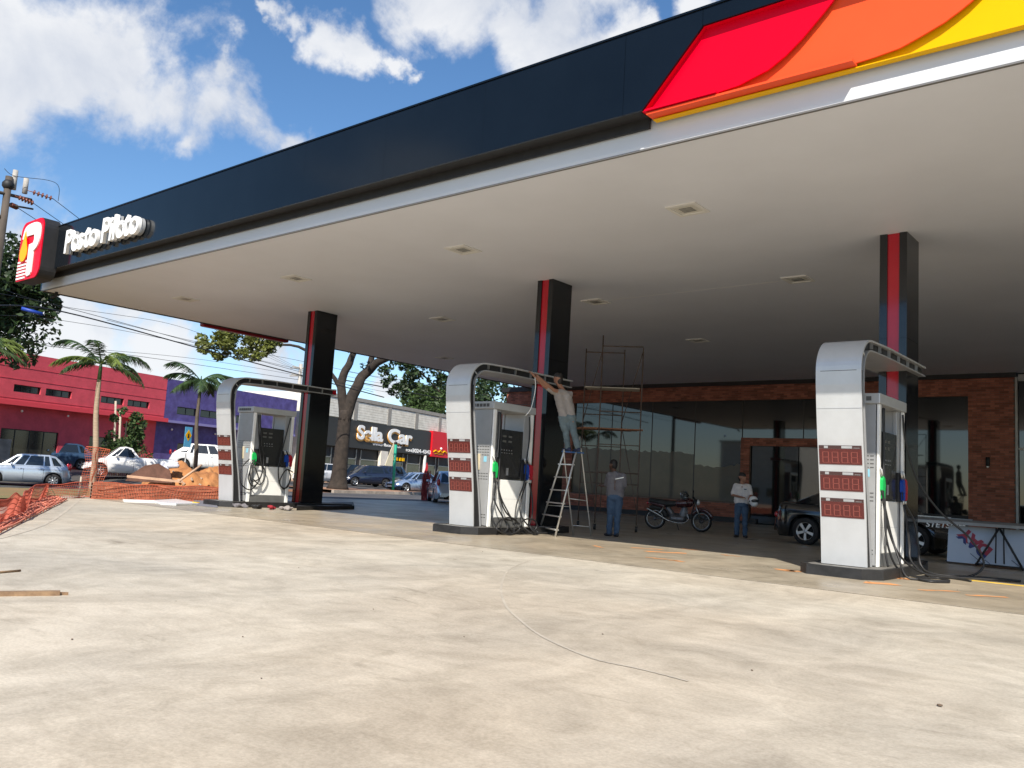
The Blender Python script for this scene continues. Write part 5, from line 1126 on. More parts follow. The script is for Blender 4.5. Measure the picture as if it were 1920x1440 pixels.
# ------------------------------------------------------------ vegetation
M_leafd = mat('leaf_dark', (0.030, 0.056, 0.017), .55, island=.55, sub=.25); M_leafy = mat('leaf_yellowgreen', (0.16, 0.18, 0.04), .55, island=.45, sub=.3)
M_leafm = mat('leaf_mid', (0.055, 0.095, 0.027), .55, island=.5, sub=.25); M_palm = mat('palm_leaf', (0.05, 0.09, 0.03), .5, island=.5, sub=.2); M_palmy = mat('palm_leaf_light', (0.17, 0.23, 0.05), .5, island=.4, sub=.3)
M_bark = mat('bark', (0.05, 0.038, 0.03), .95, col2=(.02, .016, .013), scale=4, bump=1, bscale=14); M_pbark = mat('palm_bark', (0.42, 0.33, 0.23), .9, col2=(.3, .22, .15), scale=3, stretch=(1, 1, 8)); M_pbark2 = mat('palm_bark_dark', (0.11, 0.09, 0.07), .9, var=.3)
def leaves(mb, c, r, n, s, rr, sq=1.0):
    for _ in range(n):
        while True:
            p = Vector((rr.uniform(-1, 1), rr.uniform(-1, 1), rr.uniform(-1, 1)))
            if .1 < p.length < 1: break
        p = p.normalized()*(p.length**.45); p.z *= sq; p = Vector(c)+p*r
        a = Vector((rr.gauss(0, 1), rr.gauss(0, 1), rr.gauss(0, .7))).normalized(); b = a.cross(Vector((rr.gauss(0, 1), rr.gauss(0, 1), rr.gauss(0, 1)))).normalized(); k = s*rr.uniform(.6, 1.3); a *= k; b *= k*.42
        mb.add([p-a, p-a*.2+b, p+a, p-a*.2-b], [(0, 1, 2, 3)])
def limb(mb, pts, r0, r1, seg=9):
    P = spline(pts, 5); n = len(P); mb.tube([p+Vector((mnoise.noise(p*1.7), mnoise.noise(p*1.3+Vector((5, 0, 0))), 0))*r0*.35 for p in P], [r0+(r1-r0)*i/(n-1) for i in range(n)], seg)
# big street tree right of the left column
def tree_big():
    b = atd(633, 917, 51); b.z = .15; t = empty('street_tree', 'big old tree with a thick forked trunk behind the left black column', 'tree', b); O = lambda u, v, d=51: atd(u, v, d)-b
    tr = MB(); s0 = O(648, 770); s1 = O(640, 850)
    P = spline([Vector((0, 0, 0)), s1, s0], 6); tr.tube(P, [.70, .58, .50, .46, .44, .43, .42, .41, .40, .39, .38, .37, .36][:len(P)], 14)
    limb(tr, [s0-Vector((0, 0, .6)), O(668, 730), O(692, 693), O(735, 668, 50), O(790, 672, 49)], .40, .14, 10)
    limb(tr, [s0-Vector((0, 0, .6)), O(640, 720), O(655, 680), O(668, 650), O(672, 600, 50)], .30, .12, 9)
    limb(tr, [O(692, 693), O(705, 650), O(740, 600)], .22, .06); limb(tr, [O(735, 668, 50), O(770, 640, 49), O(830, 620, 48)], .14, .04); limb(tr, [O(668, 650), O(600, 610), O(520, 610), O(450, 640)], .15, .04)
    limb(tr, [O(645, 745), O(620, 700), O(560, 650), O(480, 650)], .16, .04)
    limb(tr, [O(750, 668, 50), O(790, 700, 49), O(830, 740, 49)], .08, .03)
    tr.build('trunk', M_bark, t)
    rr = random.Random(11); cr = MB()
    for (u, v, d, r, n) in [(735, 690, 49, .9, 420), (765, 715, 49, .8, 420), (795, 700, 49, 1.1, 520), (770, 680, 50, .8, 350), (820, 690, 49, 1.1, 420), (730, 715, 49, .5, 170), (690, 690, 52, .4, 60), (745, 740, 49, .45, 150), (850, 710, 49, 1.2, 500), (880, 740, 48, 1.0, 350),
                            (905, 735, 49, 1.0, 260), (935, 745, 49, .9, 240), (870, 770, 48, .6, 150), (760, 640, 50, 1.6, 400), (700, 620, 50, 1.5, 300), (830, 650, 49, 1.7, 400), (665, 655, 51, .5, 60)]:
        c = O(u, v, d)
        for _ in range(7): leaves(cr, c+Vector((rr.uniform(-1, 1), rr.uniform(-1, 1), rr.uniform(-.7, .7)))*r*.9, r*.34, n//9, .15, rr)
    cr.build('crown', M_leafd, t)
    cy = MB()
    for (u, v, d, r, n) in [(400, 642, 49, .9, 460), (430, 640, 49, .9, 460), (470, 640, 50, .9, 420), (500, 650, 50, .7, 300), (415, 665, 49, .45, 150), (450, 665, 49, .5, 170), (480, 670, 49, .45, 140), (515, 640, 50, .6, 150), (430, 615, 49, 1.2, 350), (500, 610, 50, 1.3, 300)]:
        c = O(u, v, d)
        for _ in range(6): leaves(cy, c+Vector((rr.uniform(-1, 1), rr.uniform(-1, 1), rr.uniform(-.6, .6)))*r*.7, r*.42, n//6, .16, rr)
    cy.build('crown', M_leafy, t)
tree_big()
def tree(label, base, u, v, d, R, n, s, m, sq=.8, seed=1, trunk_r=.3, k=26):
    rr = random.Random(seed); t = empty('broadleaf_tree', label, 'tree', base); c0 = atd(u, v, d)-base
    tr = MB(); limb(tr, [Vector((0, 0, 0)), c0*.4+Vector((.2, 0, 0)), c0*.75, c0], trunk_r, trunk_r*.35)
    for q in range(6): limb(tr, [c0*(.45+.05*q), c0*(.7)+Vector((rr.uniform(-1, 1), rr.uniform(-1, 1), .3))*R*.4, c0+Vector((rr.uniform(-1, 1), rr.uniform(-1, 1), rr.uniform(-.3, .6)))*R*.7], trunk_r*.4, .03, 6)
    tr.build('trunk', M_bark, t); cr = MB()
    for _ in range(k):
        p = Vector((rr.uniform(-1, 1), rr.uniform(-1, 1), rr.uniform(-1, 1)*sq)); 
        if p.length > 1: p.normalize(); p *= .9
        leaves(cr, c0+p*R*.78, R*rr.uniform(.22, .38), n//k, s, rr)
    cr.build('crown', m, t)
tree('dark dense tree crown hanging in from the left edge under the P sign', Vector((-47, 4.0, 0)), -22, 578, 46, 3.25, 13000, .18, M_leafd, .95, 5, .3, 50)
tree('green round tree beyond the dealership roof', Vector((-62, 62, 0)), 805, 755, 92, 3.2, 4200, .30, M_leafm, .6, 9, .4, 30)
tree('leafy tree seen through the arch of the middle totem', Vector((-46, 58, 0)), 915, 745, 75, 3.4, 1700, .26, M_leafd, .75, 15, .4, 24)
# garden bush with tall stakes
bb = place(240, 870, 52); bush = empty('garden_tree', 'slim leafy young tree tied to stakes in front of the red wall', 'tree', bb); cr = MB(); rr = random.Random(8); st = MB()
for (u, v, r, n) in [(240, 800, 1.0, 420), (225, 830, .9, 380), (258, 825, .9, 380), (240, 850, .9, 380), (218, 855, .7, 240), (265, 850, .7, 240), (222, 785, .4, 110), (248, 785, .5, 120), (205, 845, .5, 130), (232, 770, .3, 60)]:
    c = atd(u, v, 50)-bb
    for _ in range(4): leaves(cr, c+Vector((rr.uniform(-1, 1), rr.uniform(-1, 1), rr.uniform(-.6, .6)))*r*.55, r*.45, n//4, .13, rr)
cr.build('crown', M_leafm, bush); limb(st, [Vector((0, 0, 0)), atd(235, 830, 50)-bb, atd(238, 790, 50)-bb], .07, .03); st.build('trunk', M_bark, bush)
for u in (217, 226): MB().tube([Vector((0, 0, 0))+(atd(u, 860, 50)-bb)*1.0-Vector((0, 0, 1.2)), atd(u, 752 if u < 220 else 770, 50)-bb], .06, 6).build('stake', mat('stake_wood', (.45, .38, .30), .9), bush)
f = MB()
for k in range(26): p = atd(183+k*3.4, 876, 49.0)-bb; f.tube([p-Vector((0, 0, .6)), p+Vector((0, 0, .75))], .025, 4)
stuff(f.build('stick_fence', mat('stick_brown', (.09, .04, .03), .9), bush))
def palm(label, base, top, r, mb_, ml, seed, fronds, L_):
    rr = random.Random(seed); t = empty('palm_tree', label, 'palm tree', base); c = top-base
    P = spline([Vector((0, 0, 0)), c*.35+Vector((.05, .03, 0)), c*.7-Vector((.02, .03, 0)), c], 6); n = len(P)
    MB().tube(P, [r*(1.15-.45*i/(n-1)) for i in range(n)], 10).build('trunk', mb_, t)
    MB().tube([c-Vector((0, 0, .1)), c+Vector((0, 0, .5)), c+Vector((0, 0, .95))], [r*.75, r*.6, r*.2], 8).build('crownshaft', M_palm, t)
    c = c+Vector((0, 0, .7))
    for k, (az, up, ln, dr) in enumerate(fronds):
        dxy = Vector((math.cos(rad(az)), math.sin(rad(az)), 0)); pts = []
        for i in range(9):
            q = i/8; pts.append(c+dxy*ln*q*(1-.15*q)+Vector((0, 0, (up+.22)*ln*q-dr*ln*q*q*.95)))
        P = spline(pts, 2); m_ = MB(); m_.tube(P, [.03*(1-.8*i/len(P)) for i in range(len(P))], 5)
        for i in range(2, len(P)-1):
            d = (P[i+1]-P[i]).normalized(); sd = d.cross(Vector((0, 0, 1))).normalized(); q = i/len(P)
            for s in (-1, 1):
                for e_ in (.1, .45, .8):
                    l = L_*math.sin(math.pi*(.15+.8*q))*rr.uniform(.8, 1.1); p = P[i].lerp(P[i+1], e_); o = (sd*s*.75+d*.75+Vector((0, 0, -.35+rr.uniform(-.35, .25)))).normalized(); w = d*.022
                    m1 = p+o*l*.55; e2 = p+o*l+Vector((0, 0, -.22*l))
                    m_.add([p-w, p+w, m1+w*.9, e2, m1-w*.9], [(0, 1, 2, 3, 4)])
        m_.build('frond', ml[k % len(ml)], t)
# image-right direction at the palms is roughly +Y
fr1 = [(80, .55, 2.4, .75), (95, .20, 2.3, .65), (265, .20, 2.3, .55), (250, .95, 2.2, .9), (280, -.1, 2.0, .4), (120, .9, 2.0, 1.0), (60, -.15, 2.1, .45), (180, .6, 1.8, .8), (0, .5, 1.7, .8), (320, 1.1, 1.7, .9)]
b1 = atd(174, 905, 41); b1.z = gz(b1.x, b1.y); palm('palm tree with a pale thin trunk in front of the red building', b1, atd(186, 712, 41), .13, M_pbark, [M_palm, M_palm, M_palmy], 3, fr1, .62)
fr2 = [(75, .35, 2.2, .5), (100, .6, 2.2, .8), (265, .8, 2.0, .75), (255, .3, 1.9, .5), (280, -.2, 1.8, .4), (130, -.1, 1.7, .4), (60, -.3, 1.8, .4), (180, .3, 1.8, .8), (10, .3, 1.7, .8), (330, .1, 1.7, .7)]
b2 = atd(361, 915, 43); b2.z = gz(b2.x, b2.y); palm('palm tree with a dark thin trunk in front of the purple building', b2, atd(374, 742, 43), .10, M_pbark2, [M_palm], 5, fr2, .6)
b3 = atd(-45, 905, 40); b3.z = gz(b3.x, b3.y); palm('palm whose light green frond tips reach in at the left edge', b3, atd(-40, 680, 40), .13, M_pbark, [M_palmy, M_palm], 6, [(95, .25, 2.2, .6), (85, -.1, 2.0, .4), (110, .6, 2.3, .9), (265, .4, 2, .7), (180, .5, 2, .8), (0, .5, 2, .8)], .6)

# ------------------------------------------------------------ poles and wires
M_pole = mat('pole_wood', (0.10, 0.08, 0.065), .9, col2=(.05, .04, .03), scale=3, stretch=(1, 1, .3)); M_wire = mat('wire_black', (.012, .012, .013), .6); M_ins = mat('insulator_brown', (.16, .05, .03), .3); M_conc = mat('pole_concrete', (.38, .36, .33), .85, var=.15)
pb1 = atd(-1, 470, 34); pb1.z = 0; up1 = empty('utility_pole', 'wooden utility pole with cross arm and brown insulators at the upper left edge', 'utility pole', pb1)
HT = 10.7; MB().tube([(0, 0, -.3), (0, 0, HT)], [.145, .115], 12).build('post', M_pole, up1)
for off, h in ((.2, 11.0), (.62, 10.85)): MB().tube([D*off-Vector((0, 0, 0))+Vector((0, 0, HT-.4)), D*off+Vector((0, 0, h))], .09, 8).build('post_top', M_conc, up1)
ca = MB(); ca.tube([Vector((0, 0, HT-.75))-D*1.2, Vector((0, 0, HT-.55))+D*.9], .06, 6); ca.tube([Vector((0, 0, HT-1.7)), Vector((0, 0, HT-.8))-D*.6], .03, 6); ca.tube([Vector((0, 0, HT-1.0)), Vector((0, 0, HT-.85))+D*1.0], .035, 6); ca.build('cross_arm', M_pole, up1)
MB().ball((0, 0, HT-.3), .2, 10).build('fitting', M_blackmat, up1)
wl0 = []
for (u, v, u2, v2) in ((52, 357, 100, 373), (28, 367, 64, 382), (18, 383, 32, 389)):
    a = atd(u, v, 34)-pb1; b = atd(u2, v2, 34.4)-pb1; m_ = MB()
    for k in range(5): p = a.lerp(b, .25+.16*k); dd = (b-a).normalized(); m_.tube([p-dd*.03, p, p+dd*.03], [.035, .095, .035], 10)
    m_.tube([a, b], .015, 6); m_.build('insulator_string', M_ins, up1); wl0.append(b+pb1)
def wire(pts, label, r=.012, name='power_line'):
    o = MB().tube(pts, r, 5).build(name, M_wire); tag(o, label, 'cable', 'overhead street cables'); return o
def sagline(a, b, sag, n=14): return [a.lerp(b, i/n)-Vector((0, 0, 4*sag*(i/n)*(1-i/n))) for i in range(n+1)]
p2 = atd(563, 700, 88); p2.z = .2; up2 = empty('utility_pole', 'pale concrete utility pole with a transformer, far behind the left black column', 'utility pole', p2)
MB().tube([(0, 0, -.2), (0, 0, 11.6)], [.26, .17], 10).build('post', M_conc, up2)
ca = MB(); 
for h in (11.2, 10.4, 9.0): ca.tube([Vector((0, 0, h))-D.cross(Vector((0, 0, 1)))*1.3, Vector((0, 0, h))+D.cross(Vector((0, 0, 1)))*1.3], .07, 6); ca.tube([Vector((0, 0, h))-D*1.3, Vector((0, 0, h))+D*1.3], .06, 6)
ca.build('cross_arm', M_conc, up2); MB().tube([Vector((0, 0, 7.0))+D*.5, Vector((0, 0, 8.3))+D*.5], .42, 12).build('transformer', mat('transformer_white', (.6, .6, .58), .6), up2)
MB().box((-.5, -.5, 5.2), (.4, .2, 7.0), bev=.05).build('junction_box', mat('transformer_white', (.6, .6, .58), .6), up2)
far = 55
for i, a in enumerate(wl0):
    e = a + (p2-pb1) + Vector((0, 0, 0)); wire(sagline(a, Vector((p2.x, p2.y, 11.3-.1*i)), .5), ['topmost street wire leaving the pole above the P sign', 'second street wire from the pole, below the topmost', 'third street wire from the pole, just above the P sign'][i])
a0 = atd(8, 316, 34); wire(spline([a0, atd(28, 330, 34), atd(90, 338, 34.1), atd(110, 350, 34.2), atd(109, 377, 34.3)], 6), 'drooping jumper wire looping from the pole top', .01, 'jumper_wire')
specs = [((-30, 545), (120, 576), (398, 652), (700, 735), 34, .012), ((-30, 530), (105, 572), (300, 603), (384, 628), 34, .009), ((-20, 572), (120, 585), (400, 660), (720, 745), 36, .03), ((-20, 590), (110, 600), (330, 640), (700, 725), 38, .01),
         ((60, 640), (150, 652), (420, 680), (760, 742), 44, .010), ((0, 635), (100, 650), (260, 668), (560, 712), 46, .014), ((200, 600), (400, 648), (560, 676), (830, 735), 50, .012), ((640, 695), (700, 705), (770, 715), (830, 728), 60, .012), ((640, 703), (700, 716), (770, 728), (830, 742), 60, .012), ((640, 712), (700, 722), (770, 736), (830, 748), 60, .04)]
names = ['thin', 'kinked', 'thick black', 'slim', 'low', 'lowest', 'middle', 'upper', 'centre', 'heavy lower']
for k, (q0, q1, q2, q3, d, r) in enumerate(specs):
    ps = [atd(*q, d+j*4.5) for j, q in enumerate((q0, q1, q2, q3))]
    lab = [f'thin street cable just under the canopy corner, above the thick black one', 'street cable nearest the canopy edge behind the P sign', 'thickest black street cable crossing below the canopy corner', 'slim street cable below the thick black one', 'street cable crossing just above the palm crowns', 'lowest street cable, running behind the palm crowns', 'street cable passing the yellow green tree foliage', 'uppermost cable between the left and middle totems', 'cable between the upper and the heavy one behind the forked tree', 'heavy cable low behind the forked tree trunk'][k]
    wire(spline(ps, 8), lab, r)
bt = MB().tube([atd(40, 578, 30), atd(80, 589, 30)], .055, 10).build('cable_sleeve', mat('sleeve_blue', (.01, .05, .35), .5)); tag(bt, 'blue plastic sleeve on a cable in front of the dark tree crown', 'cable sleeve')

# ------------------------------------------------------------ low wall, nets, mound, rubble, sign
M_lb = mat('salmon_brick', (0.50, 0.19, 0.11), .9, col2=(.36, .12, .07), scale=3, island=.25, bump=.3)
lw = empty('low_brick_wall', 'knee high salmon brick wall at the edge of the concrete yard', 'wall', (-24.1, 11, 0))
def lb_(mb, n, m): o = mb.build(n, m, lw); return o
b_ = MB(); z = .0; r = 0
y1w = 6.3
while z < .44:
    y = 0 - (.12 if r % 2 else 0)
    while y < y1w: a, c = max(0, y), min(y+.225, y1w); (c-a > .03) and b_.box((-.085, a, z+.008), (.008+random.uniform(-.006, .006), c, z+.082)); y += .24
    z += .09; r += 1
stuff(lb_(b_, 'bricks', M_lb)); lb_(MB().box((-.10, 0, 0), (-.002, y1w, .44)), 'mortar_core', mat('wall_mortar', (.36, .25, .19), .95))
M_net = mat('safety_net_orange', (0.66, 0.17, 0.085), .7, sub=.3); M_net2 = mat('safety_net_red', (0.56, 0.13, 0.08), .7, sub=.3)
def net(label, pts, h0, h1, step, m, sag=.06, th=.010, rows=None, tilt=None, posts=()):
    # pts: ground polyline; vertical mesh from h0 to h1
    t = empty('safety_net', label, 'safety net', pts[0]); o = Vector(pts[0]); segs = []
    P = [Vector(p)-o for p in pts]; Ls = [0]
    for i in range(1, len(P)): Ls.append(Ls[-1]+(P[i]-P[i-1]).length)
    def at(s):
        for i in range(1, len(P)):
            if s <= Ls[i]+1e-6: return P[i-1].lerp(P[i], (s-Ls[i-1])/(Ls[i]-Ls[i-1]))
        return P[-1]
    tot = Ls[-1]; n = int(tot/step); rows = rows or int((h1-h0)/step)
    def pt(i, j): p = at(tot*i/n); q = tilt if tilt else Vector((0, 0, 0)); k = j/rows; ph = i*step; return p+q*k+Vector((.05*math.sin(ph*2.1+j*.3), .05*math.sin(ph*1.7+j*.5), h0+(h1-h0)*k-sag*abs(math.sin(ph*.9))*k+.02*math.sin(ph*5+j)))
    m_ = MB()
    for j in range(rows+1): m_.tube([pt(i, j) for i in range(n+1)], th*(2.2 if j in (0, rows) else 1), 4, sm=False, cap=False)
    for i in range(n+1): m_.tube([pt(i, j) for j in range(rows+1)], th*.8, 3, sm=False, cap=False)
    stuff(m_.build('mesh', m, t))
    for s in posts: p = at(s*tot); MB().tube([p, p+Vector((.02, 0, h1+.15))], .025, 6).build('stake', mat('stake_wood', (.45, .38, .30), .9), t)
net('orange safety net hanging along the low brick wall', [(-24.02, 10.95, 0), (-24.02, 14.8, 0)], .0, .46, .085, M_net, .03, .006, posts=())
net('orange safety net running from the wall corner towards the left edge', [(-24.3, 10.9, 0), (-23.6, 9.7, 0), (-20.4, 8.0, 0), (-16.4, 6.3, 0), (-14, 5.0, 0)], .0, .44, .065, M_net2, .08, .006, posts=(.02,))
net('bunched orange netting tied around the stake by the palm trunk', [(-25.3, 11.25, 0), (-25.1, 11.45, 0), (-25.35, 11.6, 0), (-25.1, 11.8, 0)], .0, 1.45, .06, M_net, .1, .006, posts=())
M_film = mat('net_on_ground', (0.72, 0.27, 0.18), .8, col2=(.62, .17, .10), scale=5)
gn = [onz(u, v, .0) for u, v in ((92, 932), (125, 938), (60, 965), (0, 1002), (-80, 1040), (-120, 1020), (0, 975), (60, 945))]
mb = MB()
for i in range(26):
    q = i/25; a = gn[0].lerp(gn[5], q); b = gn[1].lerp(gn[4], q*.98+.0)
    mb.tube([a+Vector((0, 0, .02)), a.lerp(b, .5)+Vector((0, 0, .05+.03*math.sin(i))), b+Vector((0, 0, .015))], .012, 4)
for j in range(9):
    k = j/8; mb.tube([gn[0].lerp(gn[1], k).lerp(gn[5].lerp(gn[4], k), q/20)+Vector((0, 0, .02+.03*abs(math.sin(q*.8+j)))) for q in range(21)], .02, 4)
tag(mb.build('fallen_safety_net', M_film), 'fallen orange netting lying on the concrete at the left edge', 'safety net')
# dirt mound
mc = atd(350, 905, 42); mc.z = 0
def mound(name, label, c, rx, ry, h, m, seed, az):
    vs = []; fs = []; n = 48
    for i in range(n+1):
        for j in range(n+1):
            x, y = -1+2*i/n, -1+2*j/n; r = math.hypot(x, y); z = max(0, 1-r**2.2)**.8*h*(1+.45*mnoise.noise(Vector((x*2.3+seed, y*2.3, 0))))+(.13*mnoise.noise(Vector((x*7, y*7, seed)))+.07*mnoise.noise(Vector((x*17, y*17, seed))))*(1 if r < 1 else 0)
            p = Vector((x*rx, y*ry, 0)); p.rotate(Matrix.Rotation(az, 3, 'Z').to_quaternion().to_euler()) if False else None
            vs.append((x*rx*math.cos(az)-y*ry*math.sin(az), x*rx*math.sin(az)+y*ry*math.cos(az), z-.05))
    for i in range(n):
        for j in range(n): a = i*(n+1)+j; fs.append((a, a+n+1, a+n+2, a+1))
    o = MB().add(vs, fs, 0, True).build(name, m); o.location = c; tag(o, label, 'mound'); return o
M_earth = mat('orange_earth', (0.50, 0.23, 0.085), .95, col2=(.26, .10, .035), scale=1.6, bump=1.0, bscale=9)
az = math.atan2(mc.y, mc.x)-rad(90)
mound('dirt_mound', 'orange earth mound behind the low brick wall', mc, 1.95, 1.5, 1.05, M_earth, 1, az)
m2 = atd(415, 905, 43); m2.z = 0; mound('dirt_mound', 'second, browner earth heap behind the leftmost totem', m2, 1.8, 1.4, .9, M_earth, 4, az)
rr = random.Random(4)
for k in range(16):
    p = atd(rr.uniform(290, 400), 890, rr.uniform(40.4, 41.3)); s = rr.uniform(.04, .11); o = MB().bbox((-s, -s*.7, 0), (s, s*.7, s*1.1), s*.4).build('rubble_stone', mat('rubble', (.5, .38, .27), .9, var=.3)); o.location = (p.x, p.y, rr.uniform(.15, .75)); o.rotation_euler = (rr.random(), rr.random(), rr.random()*6); tag(o, 'pale stone lying among the rubble on the orange earth mound', 'stone', 'stones on the earth mound')
for k, (u, v, lab) in enumerate(((298, 878, 'white sack at the left end of the rubble heap'), (318, 872, 'crumpled white sack on top of the rubble heap'), (283, 890, 'grey white sack low at the left of the rubble heap'))):
    p = atd(u, v, 40.6); o = blob('sack', [((-.34, -.1, -.05), (.3, .2, -.02), .15, .10), ((-.1, .1, .06), (.15, .25, .10), .12, .08), ((-.25, -.2, .05), (-.1, -.3, -.1), .10, .07)], mat('sack_white', (.62, .62, .64), .7, col2=(.3, .32, .42), scale=5), None, .03, 1); o.location = p; tag(o, lab, 'sack')
a, b = atd(238, 893, 39.3), atd(338, 903, 39.3); o = MB(); s = Vector((0, 0, .05)); dd = Vector((.03, .12, 0))
o.add([a-s, b-s, b-s+dd, a-s+dd, a+s, b+s, b+s+dd, a+s+dd], [(0,3,2,1),(4,5,6,7),(0,1,5,4),(1,2,6,5),(2,3,7,6),(3,0,4,7)]); tag(o.build('plank', mat('plank_tan', (.55, .36, .24), .85, var=.2)), 'long tan plank propped in front of the white pickup', 'plank')
a, b = atd(336, 902, 39.3), atd(378, 872, 40); o = MB(); o.tube([a, b], .05, 6); tag(o.build('pole_stick', mat('plank_tan', (.55, .36, .24), .85)), 'slanting pale batten at the right end of the long tan plank', 'batten')
hb_ = atd(288, 900, 40.2); o = MB().add([hb_+Vector((-.5, -1.0, -.1)), hb_+Vector((.3, .7, -.1)), hb_+Vector((.2, .6, .45)), hb_+Vector((-.1, .2, .72)), hb_+Vector((-.3, -.3, .6)), hb_+Vector((-.45, -.8, .2))], [(0, 1, 2, 3, 4, 5)]).build('tarp_sheet', mat('brown_screen', (.13, .065, .045), .9, var=.5, scale=2)); so = o.modifiers.new('s', 'SOLIDIFY'); so.thickness = .02; tag(o, 'brown slanting screen panel in front of the white pickup', 'screen')
# crossing sign
sp = atd(343, 905, 42); sp.z = 0; sg2 = empty('street_sign', 'blue and yellow square sign on a thin post in front of the purple building', 'sign', sp, ROT)
MB().tube([(0, 0, 0), (0, 0, 1.6)], .035, 8).build('post', M_steel, sg2)
zt1 = atd(343, 800, 42).z; zb1 = atd(343, 838, 42).z
MB().box((-.21, -.04, zb1), (.21, -.02, zt1), bev=.008).build('sign_plate', mat('sign_blue', (.10, .38, .62), .5), sg2)
zc_ = (zb1+zt1)/2+.08; MB().prism([(0, zc_-.26), (.18, zc_), (0, zc_+.26), (-.18, zc_)], 1, -.05, -.041).build('yellow_diamond', M_yellow, sg2)
MB().prism([(-.05, zc_-.12), (.06, zc_-.12), (.03, zc_+.1), (-.04, zc_+.06)], 1, -.055, -.051).build('pictogram', M_blackmat, sg2)
# green and white posts, red flag post
gp_ = atd(737, 918, 58); gp_.z = gz(gp_.x, gp_.y); t = empty('flag_pole', 'thin green post in front of the dealership', 'post', gp_); MB().tube([(0, 0, 0), atd(742, 832, 58)-gp_], .09, 8).build('post', mat('post_green', (.01, .32, .20), .5), t)
MB().ball(atd(742, 831, 58)-gp_, .13, 8).build('post_cap', M_blackmat, t)
vf = MB(); a = atd(722, 872, 66); o = MB().prism([(0, 0), (1.0, 0), (1.05, 1.9), (.6, 1.2)], 1, 0, .03).build('feather_banner', mat('banner_cream', (.75, .66, .45), .8)); o.location = atd(722, 873, 66); o.rotation_euler = (0, 0, ROT); tag(o, 'cream triangular banner behind the parked cars at the dealership', 'banner')
rf = atd(797, 925, 44); rf.z = gz(rf.x, rf.y)
t = empty('red_netting_post', 'dark red netting bundle standing on the kerb left of the middle totem', 'safety net', rf); m_ = MB(); rr = random.Random(5)
for k in range(60): q = rr.uniform(-.32, .32); h = rr.uniform(1.0, 1.55); m_.tube([(q*.5, rr.uniform(-.1, .1), 0), (q, rr.uniform(-.12, .12), h*.5), (q*.8+.05, 0, h)], .012, 3, sm=False)
stuff(m_.build('netting', mat('net_dark_red', (.28, .03, .03), .8), t)); MB().tube([(0, 0, 0), (.05, 0, 1.5)], .03, 6).build('stake', M_bark, t)
o = atd(798, 862, 66); t = empty('red_banner_post', 'red and white feather flag beside the red sign of the dealership', 'flag', Vector((o.x, o.y, .4)), ROT); MB().prism([(-.25, 0), (.15, 0), (.45, 1.6), (.25, 1.9), (-.1, .9)], 1, 0, .03).build('flag', mat('flag_red', (.6, .01, .02), .7), t); MB().prism([(-.1, .3), (.1, .3), (.2, .8), (.0, .75)], 1, -.01, -.001).build('flag_print', M_white, t)
# far person in the dealership doorway (tiny) is left out of the bodies; low clutter near the left pump
o = MB().prism([(p.x, p.y) for p in (onz(230, 938), onz(300, 940), onz(300, 944), onz(232, 942))], 2, .004, .03).build('white_board', M_white); tag(o, 'narrow white board lying on the concrete left of the white plastic sheet', 'board')
pl_ = [(p.x, p.y) for p in (onz(285, 941), onz(330, 938.5), onz(355, 943), onz(372, 947), onz(330, 948), onz(300, 946))]
vs = []; 
o = MB().prism(pl_, 2, .005, .05).build('plastic_sheet', M_plast); tag(o, 'crumpled white plastic sheet on the floor left of the leftmost totem', 'plastic sheet')
o = MB().prism([(p.x, p.y) for p in (onz(362, 938), onz(402, 938), onz(408, 952), onz(368, 948))], 2, .004, .028).build('grey_mat', mat('grey_mat', (.16, .16, .19), .8)); tag(o, 'grey mat lying against the foot of the leftmost totem', 'mat')
o = MB().box((-.1, -.05, 0), (.1, .05, .02)).build('label_scrap', M_yellow); o.location = onz(367, 946)+Vector((0, 0, .05)); tag(o, 'small yellow scrap at the end of the plastic sheet', 'scrap')
t = empty('clothes_pile', 'heap of grey, black and red cloth on the kerb of the leftmost island', 'clothes', onz(488, 954)); rr = random.Random(2)
for k, m_ in enumerate((M_tee, M_blackmat, mat('cloth_red', (.3, .02, .03), .9), M_tee2)):
    c = Vector((-.5+.33*k, .28*k-.4, .07)); g_ = blob('garment', [(c+Vector((rr.uniform(-.15, .25), rr.uniform(-.12, .12), 0)), c+Vector((rr.uniform(-.1, .3), rr.uniform(-.1, .12), .02)), rr.uniform(.03, .07), rr.uniform(.03, .06)) for _ in range(6)], m_, t, .014, 1)
    for q in g_.data.vertices: q.co += Vector((mnoise.noise(q.co*9), mnoise.noise(q.co*8+Vector((3, 0, 0))), mnoise.noise(q.co*12)))*.05; q.co.z *= .8
o = MB().prism([(p.x, p.y) for p in (onz(556, 950), onz(662, 947), onz(664, 955), onz(556, 957))], 2, .0, .11).build('floor_bar', M_kerb); tag(o, 'low black kerb bar running right from the leftmost column', 'kerb bar')
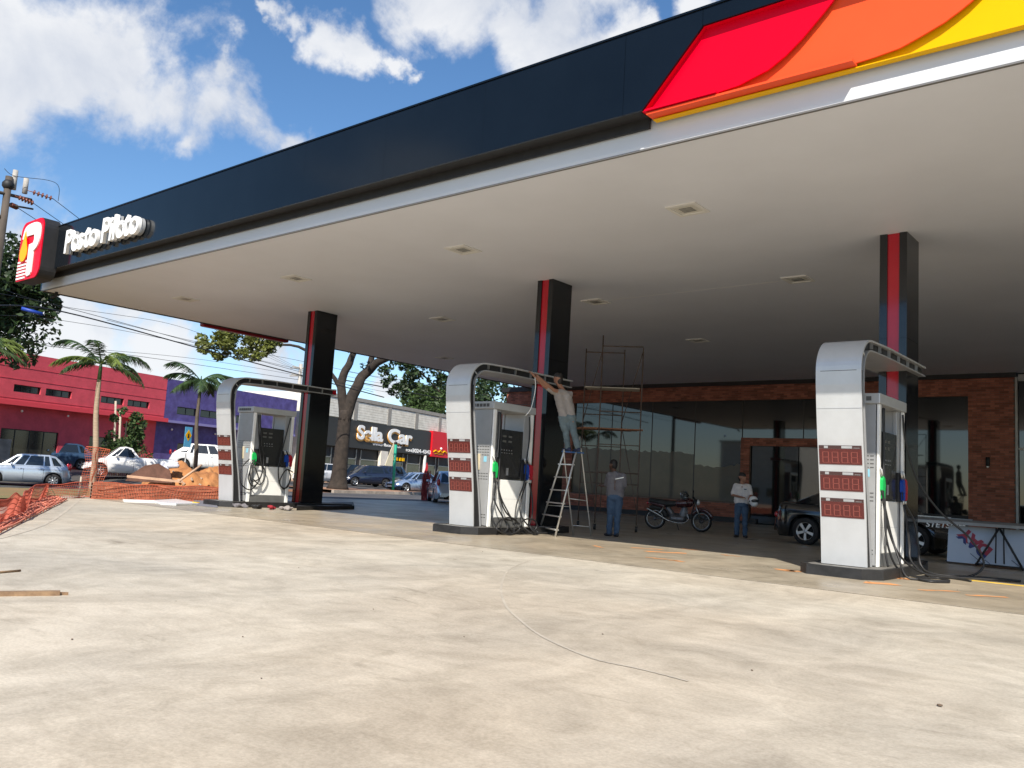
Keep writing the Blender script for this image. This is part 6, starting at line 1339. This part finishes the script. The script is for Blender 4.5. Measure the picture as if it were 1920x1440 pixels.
# timber and sticks on the apron
M_tim = mat('timber', (.34, .22, .12), .85, col2=(.2, .12, .07), scale=2, stretch=(1, 6, 6), bump=.5)
a, b = onz(-60, 1118), onz(112, 1116); d_ = (b-a).normalized(); s_ = Vector((-d_.y, d_.x, 0)); m_ = MB(); n = 10; vs = []
for i in range(n+1):
    q = a.lerp(b, i/n); w = .035*(1+.12*math.sin(i*2.3)); e_ = (.03 if i == n else 0)
    vs += [q-s_*w, q+s_*w, q+s_*w*.9+Vector((0, 0, .035)), q-s_*w*.9+Vector((0, 0, .035))]
fs = [(4*i+j, 4*i+(j+1) % 4, 4*i+4+(j+1) % 4, 4*i+4+j) for i in range(n) for j in range(4)]+[(0, 3, 2, 1), (4*n, 4*n+1, 4*n+2, 4*n+3)]
m_.add(vs, fs); m_.prism([((b+d_*.0).x, (b-s_*.03).y), ((b+d_*.06-s_*.01).x, (b+d_*.06-s_*.01).y), ((b+s_*.01).x, (b+s_*.01).y)], 2, .0, .025)
tag(m_.build('timber_plank', M_tim), 'rough brown timber plank lying on the concrete at the left edge', 'plank')
a, b = onz(-30, 1078), onz(38, 1072); tag(MB().tube([a+Vector((0, 0, .012)), b+Vector((0, 0, .012))], .011, 5).build('thin_stick', M_tim), 'thin dark stick on the concrete above the timber plank', 'stick')
rr = random.Random(6); pebs = []
for k, (u, v) in enumerate([(1762, 1325), (1410, 1258), (135, 1200), (455, 1195), (490, 1273), (330, 1128), (905, 1035), (560, 1065), (1130, 1190), (700, 1143), (1795, 1107), (870, 1195)]):
    s = rr.uniform(.004, .008) if k else .014; o = MB().ball((0, 0, s*.5), s, 7, sc=(1.3, 1, .5)).build('pebble', mat('pebble_brown', (.13, .09, .06), .9)); o.location = onz(u, v)+Vector((0, 0, .002)); tag(o, 'small dark crumb lying on the pale concrete yard' if k else 'dead leaf sized brown crumb at the lower right of the concrete yard', 'pebble', 'crumbs on the concrete yard' if k else None)
# town behind the camera, seen only as reflections
for k, (x, y, w, d_, h, lab) in enumerate(((-60, -75, 14, 12, 11, 'plain tall block behind the photographer'), (-40, -80, 10, 12, 8, 'lower plain block behind the photographer'), (5, -90, 30, 14, 6, 'long plain hall behind the photographer'))):
    t = empty('town_block', lab+' seen in the shop glass', 'building', (x, y, -.6)); MB().box((-w/2, -d_/2, 0), (w/2, d_/2, h)).build('wall', M_cream, t); MB().box((-w/2-.2, -d_/2-.2, h), (w/2+.2, d_/2+.2, h+.3)).build('roof', M_pil, t)
    for q in range(int(w/2.5)): MB().box((-w/2+1+q*2.5, d_/2, 2), (-w/2+2.2+q*2.5, d_/2+.03, 3.4)).build('window', M_wind, t)
